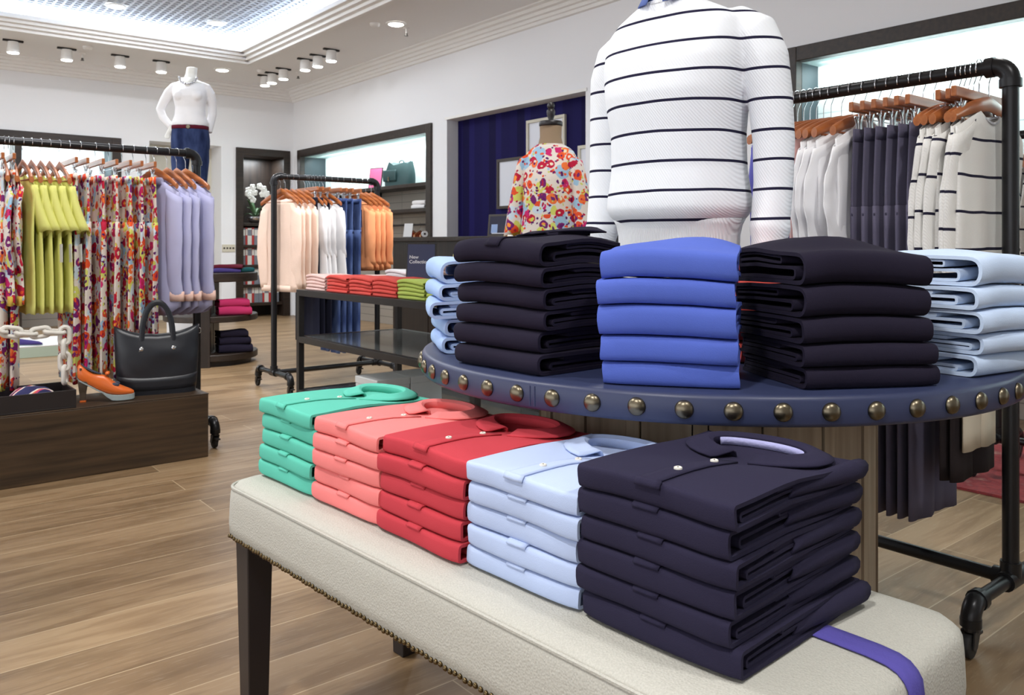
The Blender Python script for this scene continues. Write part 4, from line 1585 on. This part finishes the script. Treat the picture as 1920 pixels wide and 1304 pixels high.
# ------------------------------------------------------------------ dressed mannequin at the back
YAW = -math.atan2(1256, 1545)
tag(MB().box(-.17, -.17, 0, .17, .17, 1.26, M=T(2.752, 8.581, 0, YAW)).build('tall_plinth', 'wall_paint', smooth=False, bevel=.004), 'tall white plinth under the jeans mannequin', 'plinth')
mq = thing('mannequin', 'white headless mannequin in white v-neck top, necklace and blue jeans', 'mannequin', (2.752, 8.581, 1.2605), YAW + R(8))
MS = 1.05
m = MB()
m.rings([(0, 0, .80, .14, .10), (0, 0, 1.0, .13, .10), (0, 0, 1.3, .14, .10), (0, 0, 1.42, .13, .075), (0, .005, 1.455, .065, .058), (.005, .012, 1.50, .052, .05), (.012, .0, 1.535, .05, .05), (.02, -.006, 1.57, .05, .048)], 24)
m.tube([(-.06, 0, 1.39), (-.150, .0, 1.37), (-.200, .01, 1.32), (-.250, .03, 1.245), (-.288, .045, 1.165), (-.262, .03, 1.09), (-.210, .0, 1.03), (-.165, -.028, .985)], [.03, .032, .032, .03, .028, .026, .024, .024], 12)
for s_ in (-1, 1):
    m.tube([(s_ * .07, 0, .85), (s_ * .088, -.005, .6), (s_ * .095, .0, .36), (s_ * .092, .02, .1)], [.06, .06, .045, .036], 12)
# hand at the hip, five fingers
hx, hy, hz = -.165, -.03, .975
m.tube([(hx + .035, hy + .01, hz + .05), (hx, hy, hz), (hx - .025, hy - .01, hz - .05)], [.024, .028, .026], 10, flat=.5)
for k in range(4):
    b = Vector((hx - .02 + .012 * k - .018, hy - .012 + .004 * k, hz - .045))
    m.tube([b, b + Vector((-.016, -.006, -.03)), b + Vector((-.014, -.012, -.055 - .006 * (k in (1, 2))))], [.008, .0075, .006], 8)
m.tube([(hx + .01, hy - .01, hz), (hx + .028, hy - .02, hz - .03), (hx + .03, hy - .026, hz - .052)], [.01, .009, .007], 8)
# feet
for s_ in (-1, 1):
    m.rings([(s_ * .09, -.02, .0, .04, .10), (s_ * .09, -.015, .03, .036, .085), (s_ * .09, .02, .08, .036, .05), (s_ * .09, .025, .16, .042, .045)], 16)
m.v = [(x * MS, y * MS, z * MS) for x, y, z in m.v]
m.build('body', 'mannequin_white', mq, remesh=.007, sm=4)
m = MB()
m.rings([(0, 0, 1.0, .165, .118), (0, 0, 1.03, .168, .12), (0, 0, 1.10, .142, .11), (0, 0, 1.18, .136, .106), (0, -.012, 1.28, .155, .13), (0, -.01, 1.34, .158, .12), (0, 0, 1.39, .15, .092), (0, .005, 1.425, .12, .072), (0, .012, 1.452, .08, .06)], 36)
m.tube([(-.09, 0, 1.395), (-.150, .0, 1.375), (-.200, .01, 1.325), (-.250, .03, 1.245), (-.290, .045, 1.165), (-.262, .03, 1.09), (-.210, .0, 1.03), (-.172, -.02, .99)], [.04, .046, .046, .043, .040, .038, .034, .031], 16)
m.tube([(.10, 0, 1.40), (.150, .005, 1.378), (.182, .03, 1.32), (.19, .07, 1.22), (.19, .085, 1.14), (.17, .07, 1.02), (.16, .05, .95)], [.04, .046, .045, .043, .04, .036, .032], 16)
for s_ in (-1, 1):
    m.ball((s_ * .075, -.095, 1.285), (.06, .05, .055), 14, 8)
m.v = [(x * MS, y * MS, z * MS) for x, y, z in m.v]
m.build('v_neck_top', 'cloth_white', mq, remesh=.007, sm=6)
MB().grid([[(x * MS, y * MS, z * MS) for x, y, z in r_] for r_ in ([(-.07, -.062, 1.458), (0, -.075, 1.46), (.07, -.062, 1.458)], [(-.05, -.094, 1.42), (0, -.100, 1.42), (.05, -.094, 1.42)], [(-.015, -.121, 1.37), (0, -.124, 1.37), (.015, -.121, 1.37)])]).build('neckline', 'mannequin_white', mq, solid=.006)
nk_ = thing
for k in range(11):
    a = R(-75 + 15 * k)
    MB().ball((.085 * math.sin(a) * MS, (-.085 - .035 * math.cos(a)) * MS, (1.475 - .085 * math.cos(a)) * MS), .012, 10, 7).build('necklace_bead', 'chrome', mq)
m = MB()
m.rings([(0, 0, 1.015, .160, .113), (0, 0, .97, .168, .122), (0, .01, .88, .178, .135), (0, .01, .80, .178, .13), (0, 0, .745, .165, .11)], 36)
for s_ in (-1, 1):
    m.tube([(s_ * .085, 0, .80), (s_ * .092, -.005, .66), (s_ * .095, -.01, .48), (s_ * .095, .005, .34), (s_ * .092, .02, .14)], [.090, .085, .066, .058, .05], 18)
m.v = [(x * MS, y * MS, z * MS) for x, y, z in m.v]
m.build('jeans', 'denim_dark', mq, remesh=.008, sm=5)
MB().grid([[(.168 * MS * math.copysign(abs(math.cos(2 * PI * j / 40)) ** .85, math.cos(2 * PI * j / 40)), .123 * MS * math.copysign(abs(math.sin(2 * PI * j / 40)) ** .85, math.sin(2 * PI * j / 40)), z * MS) for j in range(40)] for z in (.965, 1.0)], cu=True).build('belt', 'cloth_maroon', mq, solid=.004)
MB().lathe([(.0001, .006), (.018, .005), (.022, 0)], 16, M=T(.01, -.128 * MS, .98 * MS, 0, PI / 2)).build('belt_buckle', 'brass_old', mq)

# ------------------------------------------------------------------ dress form in floral dress
df = thing('dress_form', 'tailor dress form in floral dress with black neck cap behind the glass table', 'dress form', (3.465, 3.88, 0), YAW - R(22))
m = MB()
m.rings([(0, 0, .78, .225, .17), (0, 0, .95, .21, .155), (0, 0, 1.15, .19, .145), (0, 0, 1.35, .172, .132), (0, -.014, 1.5, .166, .138), (0, -.006, 1.60, .168, .112), (0, 0, 1.65, .168, .092), (0, 0, 1.685, .150, .08), (0, 0, 1.71, .122, .073), (0, 0, 1.728, .088, .068)], 40, cap=False)
m.build('dress', 'floral_big', df, solid=.004)
for s_ in (-1, 1):
    rows = []
    for i in range(13):
        f = i / 12
        cx, cz = s_ * lerp(.158, .236, f ** .8), lerp(1.655, 1.17, f)
        r_ = lerp(.050, .070, f)
        rows.append([(cx + r_ * math.cos(2 * PI * j / 22), -.01 + lerp(.07, .085, f) * math.sin(2 * PI * j / 22), cz - .03 * s_ * math.cos(2 * PI * j / 22) * (1 - f) - .02 * f * s_ * math.cos(2 * PI * j / 22)) for j in range(22)])
    sl_ = MB().grid(rows, cu=True).build('sleeve', 'floral_big', df, solid=.003)
    rows2 = [[(lerp(x, s_ * .22, .05), y * .95, z) for x, y, z in r_] for r_ in rows[-3:]]
    MB().grid(rows2, cu=True).build('sleeve_lining', 'yellow_lining', sl_, solid=.002)
MB().rings([(0, 0, .95, .15, .12), (0, 0, 1.5, .165, .12), (0, 0, 1.62, .16, .09), (0, 0, 1.70, .11, .066), (0, .004, 1.735, .078, .062), (0, .01, 1.78, .068, .06), (0, .012, 1.85, .070, .062)], 28).build('torso', 'dressform_linen', df)
MB().lathe([(.001, 1.852), (.072, 1.852), (.075, 1.856), (.075, 1.876), (.070, 1.882), (.001, 1.882)], 28, M=T(0, .012, 0)).build('neck_cap', 'leg_black', df)
MB().lathe([(.018, 1.882), (.016, 1.895), (.024, 1.92), (.027, 1.94), (.024, 1.955), (.016, 1.962), (.022, 1.97), (.024, 1.985), (.018, 1.998), (.0001, 2.003)], 20, M=T(0, .012, 0)).build('finial', 'leg_black', df)
MB().tube([(0, 0, .04), (0, 0, .96)], .016, 12).build('pole', 'steel_dark', df)
MB().lathe([(.19, 0), (.19, .012), (.15, .02), (.03, .04), (.001, .042)], 32).build('base', 'steel_dark', df)
MB().tube([(.088 * math.cos(R(a)), .004 + .072 * math.sin(R(a)), 1.731) for a in range(0, 360, 15)], .004, 6, closed=True).build('neckline', 'floral_big', df)

# ------------------------------------------------------------------ striped sweater mannequin on the round table
sm_ = thing('torso_mannequin', 'headless torso mannequin in white sweater with navy stripes on the round table', 'mannequin', (1.684, 1.389, TZ + .0006), R(-81))
m = MB()
m.rings([(0, 0, .235, .150, .112), (0, 0, .29, .152, .114), (0, 0, .318, .164, .124), (0, 0, .334, .180, .136), (0, 0, .352, .190, .144), (0, 0, .38, .188, .143), (0, .0, .45, .177, .136), (0, -.003, .54, .175, .138), (0, -.010, .64, .187, .146), (0, -.010, .72, .196, .138), (0, -.006, .775, .198, .118), (0, -.010, .81, .190, .100), (0, -.016, .84, .158, .086), (0, -.022, .864, .112, .074), (0, -.028, .882, .074, .062)], 48)
for s_ in (-1, 1):
    pts = [(s_ * .11, .006, .802), (s_ * .160, .012, .797), (s_ * .200, .018, .772), (s_ * .226, .022, .712), (s_ * .239, .028, .62), (s_ * .246, .032, .51), (s_ * .248, .026, .41), (s_ * .247, .012, .322), (s_ * .247, .008, .298), (s_ * .247, .004, .272), (s_ * .245, .0, .246)]
    m.tube(pts, [.045, .056, .062, .059, .053, .050, .047, .046, .049, .042, .040], 24, flat=.95)
m.build('sweater', 'knit_stripe_big', sm_, remesh=.005, sm=7)
m = MB()
m.rings([(0, 0, .0, .12, .09), (0, 0, .02, .15, .11), (0, 0, .12, .165, .115), (0, 0, .22, .155, .108), (0, 0, .3, .15, .1)], 36)
m.build('torso', 'mannequin_white', sm_)
MB().rings([(0, -.028, .80, .056, .05), (0, -.028, .89, .053, .05), (0, -.027, .94, .051, .049), (0, -.027, .985, .05, .048)], 24).build('neck', 'mannequin_white', sm_)
rows = []
for i in range(31):
    a = R(-165 + 330 * i / 30)
    f = abs(a) / R(165)
    ux, uy = math.sin(a), math.cos(a)
    r_ = []
    for o_, z_ in ((0, .868), (.0, .90), (.004, .925 - .012 * f), (.014, .918 - .012 * f), (.026 + .02 * max(0, f - .6), .885 - .03 * max(0, f - .5))):
        r_.append(((.058 + o_) * ux, -.028 + (.055 + o_) * uy, z_ - .006))
    rows.append(r_)
MB().grid(rows).build('shirt_collar', 'collar_blue_denim', sm_, solid=.003)
for x_, z_ in ((0, .885), ):
    MB().lathe([(.0001, .002), (.0055, .002), (.006, 0)], 12, M=T(x_, -.086, z_ - .01, 0, PI / 2)).build('button', 'button_white', sm_)
MB().tube([(.074 * math.cos(R(a)), -.028 + .062 * math.sin(R(a)), .878 + .008 * math.sin(R(a))) for a in range(0, 360, 12)], .007, 8, closed=True).build('neck_rib', 'knit_rib', sm_)
rows = [[(k * .171 * math.copysign(abs(math.cos(2 * PI * j / 60)) ** .85, math.cos(2 * PI * j / 60)), k * .1225 * math.copysign(abs(math.sin(2 * PI * j / 60)) ** .85, math.sin(2 * PI * j / 60)), z) for j in range(60)] for k, z in ((.925, .238), (.925, .255), (.93, .285), (.965, .312), (1.01, .326))]
MB().grid(rows, cu=True).build('hem_rib', 'knit_rib', sm_, solid=.003)

# ------------------------------------------------------------------ glass display table with its stacks
gx0, gx1, gy0, gy1 = 2.39, 3.20, 3.23, 5.26
gt_ = thing('glass_display_table', 'dark metal framed table with glass shelves carrying folded pink, red and lime tops', 'table', (gx0, gy0, 0))
gw, gl, q = gx1 - gx0, gy1 - gy0, .04
for x, y in ((0, 0), (gw - q, 0), (0, gl - q), (gw - q, gl - q)):
    MB().box(x, y, 0, x + q, y + q, .80).build('leg', 'steel_dark', gt_, smooth=False, bevel=.002)
for z in (.80, .485, .125):
    for bb in ((q, 0, z - .042, gw - q, q, z), (q, gl - q, z - .042, gw - q, gl, z), (0, q, z - .042, q, gl - q, z), (gw - q, q, z - .042, gw, gl - q, z)):
        MB().box(*bb).build('rail', 'steel_dark', gt_, smooth=False, bevel=.002)
    MB().box(q - .004, q - .004, z - .012, gw - q + .004, gl - q + .004, z - .002).build('glass_shelf', 'glass', gt_, smooth=False)
sk = dict(rf=.5, sz=.85, th=.004, nx=8, na=8, nt=5, inner=1, amp=.010, back=.975, jit=.004)
MG = 'tops folded on the glass table'
gz = .8008
for (y, mt, what, sd) in ((5.16, 'cloth_shell', 'shell pink folded top', 31), (4.86, 'cloth_scarlet', 'scarlet folded top at the pink end', 32), (4.56, 'cloth_scarlet', 'scarlet folded top in mid table', 33), (4.27, 'cloth_scarlet', 'scarlet folded top beside lime', 34), (3.99, 'cloth_lime_fold', 'lime green folded top', 35), (3.70, 'cloth_lime_fold', 'lime folded top beside the sky blue shirts', 36)):
    pile(5, (2.41, y, gz), R(-90), .27, .25, .0195, mt, what, 'its small pile', MG, sd, name='folded_knit_shirt', cat='shirt', **sk)
for (y, mt, what, sd, n) in ((5.05, 'cloth_shell', 'pale pink folded top', 37, 4), (4.72, 'cloth_white', 'white folded top', 38, 6), (4.40, 'cloth_shell', 'blush folded top', 39, 9)):
    pile(n, (2.76, y, gz), R(-90), .28, .26, .0215, mt, what, 'the back row pile on glass', MG, sd, name='folded_knit_shirt', cat='shirt', **sk)
sg = thing('table_sign', 'navy table sign reading New Collection in a dark frame', 'sign', (2.618, 4.068, .801), YAW - R(3))
tilt = R(-9)
MB().box(-.088, -.005, .0, .088, .005, .315, M=T(0, 0, 0, 0, tilt)).build('frame', 'leg_black', sg, smooth=False, bevel=.002)
MB().box(-.080, -.0065, .01, .080, -.0045, .307, M=T(0, 0, 0, 0, tilt)).build('sign_panel', 'sign_navy', sg, smooth=False)
MB().box(-.06, .0, .0, .06, .075, .006).build('stand', 'leg_black', sg, smooth=False)
for ln, z in (('New', .222), ('Collection', .194)):
    cu_ = bpy.data.curves.new('text', 'FONT')
    cu_.body = ln
    cu_.size = .0275
    cu_.extrude = .0004
    cu_.offset = .0005
    to = bpy.data.objects.new('lettering', cu_)
    COL.objects.link(to)
    bpy.context.view_layer.update()
    me = bpy.data.meshes.new_from_object(to.evaluated_get(bpy.context.evaluated_depsgraph_get()))
    bpy.data.objects.remove(to)
    me.materials.clear()
    me.materials.append(MATS['letter_white'])
    lo = bpy.data.objects.new('lettering', me)
    COL.objects.link(lo)
    lo.parent = sg
    lo.matrix_local = T(0, 0, 0, 0, tilt) @ T(-.070, -.0072, z, 0, PI / 2)
for i, (x0, x1) in enumerate(((2.44, 2.665), (2.675, 2.90))):
    b = thing('paper_box', ('white paper box, left one under the glass table', 'white paper box, right one under the glass table')[i], 'box', (x0, 4.26, .1235), 0, 'white boxes on the low glass shelf')
    MB().box(0, 0, 0, x1 - x0, .26, .165).build('box_body', 'box_white', b, smooth=False, bevel=.004)
    MB().box(-.003, -.003, .135, x1 - x0 + .003, .263, .178).build('lid', 'box_white', b, smooth=False, bevel=.004)

# ------------------------------------------------------------------ cash desk and what stands on it
dk_ = thing('cash_desk', 'long dark wooden cash desk in front of the blue niche', 'desk', (4.5, 4.7, 0))
MB().box(.03, .03, 0, .62, 2.87, 1.14).build('desk_front', 'dark_wood_vertical', dk_, smooth=False)
MB().box(0, 0, 1.14, .65, 2.9, 1.182).build('worktop', 'dark_wood', dk_, smooth=False, bevel=.003)
for y in (.75, 1.5, 2.2):
    MB().box(.024, y - .004, 0, .031, y + .004, 1.138).build('panel_joint', 'leg_black', dk_, smooth=False)
pc = thing('counter_picture', 'small dark framed display with pale blue box image on the cash desk', 'picture', (4.72, 5.92, 1.1825), R(-90) + R(8))
MB().box(-.21, -.01, 0, .21, .01, .205, M=T(0, 0, 0, 0, R(-6))).build('frame', 'frame_brown', pc, smooth=False, bevel=.003)
MB().box(-.185, -.0135, .02, .185, -.008, .185, M=T(0, 0, 0, 0, R(-6))).build('picture_panel', 'screen_dark', pc, smooth=False)
MB().box(-.16, -.0145, .03, -.08, -.0130, .11, M=T(0, 0, 0, 0, R(-6))).build('printed_box', 'cloth_sky', pc, smooth=False)
MB().box(-.15, -.0145, .022, .09, -.0130, .03, M=T(0, 0, 0, 0, R(-6))).build('printed_line', 'letter_white', pc, smooth=False)
rl = thing('paper_roll', 'small white paper roll lying on the left end of the cash desk', 'paper roll', (4.62, 7.10, 1.1825 + .032), R(60))
MB().tube([(-.05, 0, 0), (.05, 0, 0)], .032, 18).build('paper', 'paper_white', rl)
MB().tube([(-.051, 0, 0), (.051, 0, 0)], .012, 12).build('core', 'leg_black', rl)
cd = thing('card_holder', 'leaning white card in a holder at the left end of the cash desk', 'card', (4.60, 7.40, 1.1825), R(-60))
MB().box(-.05, -.002, .004, .05, .002, .15, M=T(0, 0, 0, 0, R(-14))).build('card', 'paper_white', cd, smooth=False)
MB().box(-.055, -.012, 0, .055, .035, .006).build('foot', 'grey_metal', cd, smooth=False)


def wall_frame(y0, y1, z0, z1, m, label, x=WX + .16):
    t = thing('picture_frame', label, 'picture frame', (x - .001, (y0 + y1) / 2, z0), 0, 'frames on the blue wall')
    w, h = (y1 - y0) / 2, z1 - z0
    b = .032
    for bb in ((-.03, -w, 0, 0, w, b), (-.03, -w, h - b, 0, w, h), (-.03, -w, b, 0, -w + b, h - b), (-.03, w - b, b, 0, w, h - b)):
        MB().box(*bb).build('frame_bar', m, t, smooth=False, bevel=.002)
    MB().box(-.012, -w + b, b, 0, w - b, h - b).build('mount', 'mount_white', t, smooth=False)


wall_frame(6.55, 7.20, 1.50, 2.05, 'frame_brown', 'dark framed white picture left of the dress form on the blue wall')
wall_frame(6.09, 6.69, 1.98, 2.42, 'frame_cream', 'cream framed picture behind the dress form neck')
wall_frame(5.66, 5.90, 1.40, 2.08, 'frame_cream', 'pale framed white picture right of the dress form on the blue wall')

# ------------------------------------------------------------------ things in the right wall cabinet
bp_ = thing('backpack', 'dark green backpack with front flap on the wall cabinet shelf', 'backpack', (5.70, 9.35, 1.8765), R(-78))
rows = []
for i in range(13):
    f = i / 12
    a = lerp(.24, .23, f) + .02 * math.sin(f * PI)
    b = lerp(.10, .035, f ** 2)
    rows.append([(a * math.copysign(abs(math.cos(2 * PI * j / 32)) ** .6, math.cos(2 * PI * j / 32)), b * math.copysign(abs(math.sin(2 * PI * j / 32)) ** .7, math.sin(2 * PI * j / 32)), f * .30 + .018 * f * math.sin(j * 1.3) + .012 * f * math.sin(j * .7)) for j in range(32)])
MB().grid(rows, cu=True, cap=True).build('body', 'backpack_green', bp_)
MB().grid([[(lerp(-.20, .04, i / 8), -.108 - .012 * math.sin(PI * j / 6), .21 - .15 * j / 6) for i in range(9)] for j in range(7)]).build('pocket_flap', 'backpack_green', bp_, solid=.008)
MB().box(-.10, -.131, .06, -.075, -.122, .12).build('buckle', 'brass_old', bp_, smooth=False, bevel=.002)
MB().tube([(-.05, .03, .29), (-.04, .03, .33), (.0, .03, .345), (.04, .03, .33), (.05, .03, .29)], .009, 8).build('top_handle', 'backpack_green', bp_)
ps = thing('pink_sign', 'pink sign card in a dark frame on the wall cabinet shelf', 'sign', (5.72, 10.05, 1.8765), R(-75))
MB().box(-.125, -.006, 0, .125, .006, .30, M=T(0, 0, 0, 0, R(-8))).build('frame', 'leg_black', ps, smooth=False, bevel=.002)
MB().box(-.112, -.0085, .013, .112, -.005, .287, M=T(0, 0, 0, 0, R(-8))).build('card', 'sign_pink', ps, smooth=False)
for k in range(2):
    folded('folded_white_shirt', ('white folded top, lower of two on the cabinet shelf by the niche', 'white folded top, upper of two on the cabinet shelf by the niche')[k], 'top', 'white tops on the cabinet shelf', (5.60, 8.93 - .02 * k, 1.5605 + .052 * k), R(-90), .30, .22, .05, 'cloth_white', seed=50 + k, rf=.5, th=.012, nx=8, inner=1)
lab_rod = MB().tube([(WX + .2, 8.40, 1.36), (WX + .2, 11.9, 1.36)], .012, 10).build('garment_rail', 'steel_dark', lab_r)
rt_ = top('rust_shirt', 'cloth_rust', hem=.2, L=.62, sl=.5, sr=(.06, .05), t0=.02, t1=.03, seed=20, collar='cloth_rust')
lh_ = wood_hanger('light_hanger_wood')
for i, y in enumerate((8.72, 8.86, 9.02)):
    g = rt_ if i == 0 else copy_tree(rt_)
    h_ = lh_ if i == 0 else copy_tree(lh_)
    for o in (g, h_):
        o.location = (WX + .2, y, 1.3602)
        o.rotation_euler = (0, 0, R(38))
    tag(g, f'{ORD[2 - i]} rust top from the left in the wall cabinet beside the niche', 'top', 'rust tops in the wall cabinet')
    tag(h_, f'pale wooden hanger of the {ORD[2 - i]} rust top in the wall cabinet', 'hanger', 'hangers in the wall cabinet')

# ------------------------------------------------------------------ bookcase: orchid and books
oc_ = thing('potted_orchid', 'white orchid in a silver bowl on the dark bookcase shelf', 'plant', (4.95, 12.38, 1.4385))
MB().lathe([(.05, 0), (.09, .01), (.125, .05), (.13, .075), (.115, .10), (.105, .10), (.118, .075), (.001, .06)], 28, cap=False).build('silver_bowl', 'chrome', oc_)
st_ = [(-.01, 0, .08), (-.05, .0, .25), (-.07, 0, .42), (-.05, 0, .52), (.02, -.02, .56), (.10, -.04, .55), (.17, -.05, .47)]
MB().tube(st_, .006, 8).build('stem', 'leaf_green', oc_)
rnd = random.Random(3)
for k in range(9):
    a = 2 * PI * k / 9 + .3
    L_ = rnd.uniform(.11, .2)
    lf = MB()
    lf.grid([[(math.cos(a) * L_ * f - math.sin(a) * w * .03 * math.sin(PI * min(1, f * .9 + .1)), (math.sin(a) * L_ * f + math.cos(a) * w * .03 * math.sin(PI * min(1, f * .9 + .1))) * .7, .08 + .20 * f * (1.2 - f) * rnd.uniform(.95, 1.05) + .12 * (k % 3) * f) for w in (-1, 0, 1)] for f in [i / 6 for i in range(7)]])
    lf.build('leaf', 'leaf_green', oc_, solid=.004)
for k, (x, y, z) in enumerate(((-.12, -.03, .50), (-.06, -.05, .55), (-.10, -.05, .42), (-.03, -.05, .47), (-.05, -.04, .36), (.05, -.06, .57), (.11, -.07, .53), (.16, -.07, .46), (.09, -.06, .45), (.18, -.06, .39), (-.13, -.04, .45))):
    fl = MB()
    for p in range(5):
        a = 2 * PI * p / 5 + k
        fl.ball((x + .028 * math.cos(a), y - .004 * (p % 2), z + .028 * math.sin(a)), (.026, .008, .026), 10, 6)
    fl.ball((x, y - .012, z), (.012, .012, .012), 8, 6)
    fl.build('flower', 'orchid_white', oc_)


def book(x, z, w, h, m, label):
    t = thing('book', label, 'book', (x, WY + .07, z + .0005), 0, 'books in the bookcase')
    MB().box(0, 0, 0, w, .2, h).build('cover', m, t, smooth=False, bevel=.002)
    MB().box(.004, .004, .002, w - .004, .204, h - .002).build('pages', 'paper_white', t, smooth=False)
    MB().box(.003, -.0015, h * .55, w - .003, .0005, h * .9).build('spine_label', 'book_white' if m != 'book_white' else 'book_grey', t, smooth=False)


SHN = {1.105: 'second', .80: 'third', .50: 'fourth', .22: 'fifth'}
for z in (1.105, .80, .50, .22):
    x = 4.70
    k = 0
    while x < 5.28:
        ww = (.055, .028, .065, .034, .07)[k % 5]
        mt = ('book_grey', 'book_red', 'book_white', 'book_red', 'book_grey')[k % 5]
        hh = .255 if mt != 'book_red' else .265
        cn = {'book_grey': 'grey', 'book_red': 'red', 'book_white': 'white'}[mt]
        book(x, z, ww, hh, mt, f'{cn} book, {ORD[k]} from the left on the {SHN[z]} bookcase shelf down')
        x += ww + .003
        k += 1
sp_ = thing('socket_strip', 'grey wall plate with a row of sockets beside the dark bookcase', 'socket', (4.372, WY - .0005, 1.0))
MB().box(0, -.012, 0, .195, 0, .11).build('plate', 'frame_cream', sp_, smooth=False, bevel=.003)
for k in range(4):
    MB().lathe([(.014, 0), (.014, .003), (.001, .003)], 14, M=T(.03 + .045 * k, -.0125, .055, 0, PI / 2)).build('socket', 'leg_black', sp_)

# bags in the back left cabinet
for i, (x, w, h, m_) in enumerate(((2.02, .40, .34, 'black_cloth'), (2.62, .25, .30, 'black_cloth'), (1.45, .3, .3, 'black_cloth'))):
    b = thing('handbag', ('wide black handbag on the back left cabinet shelf', 'small black handbag at the right of the back left cabinet', 'black handbag at the far left of the back cabinet')[i], 'handbag', (x, WY + .22, 1.6405), 0, 'black handbags in the back cabinet')
    MB().rings([(0, 0, 0, w / 2, .07), (0, 0, h * .5, w / 2 + .01, .065), (0, 0, h * .9, w / 2 - .01, .03), (0, 0, h, w / 2 - .02, .022)], 28, pw=.5).build('body', m_, b)
    MB().tube([(-w * .25 * math.cos(R(a)), -.02, h * .93 + .12 * math.sin(R(a))) for a in range(0, 181, 15)], .008, 8).build('handle', m_, b)
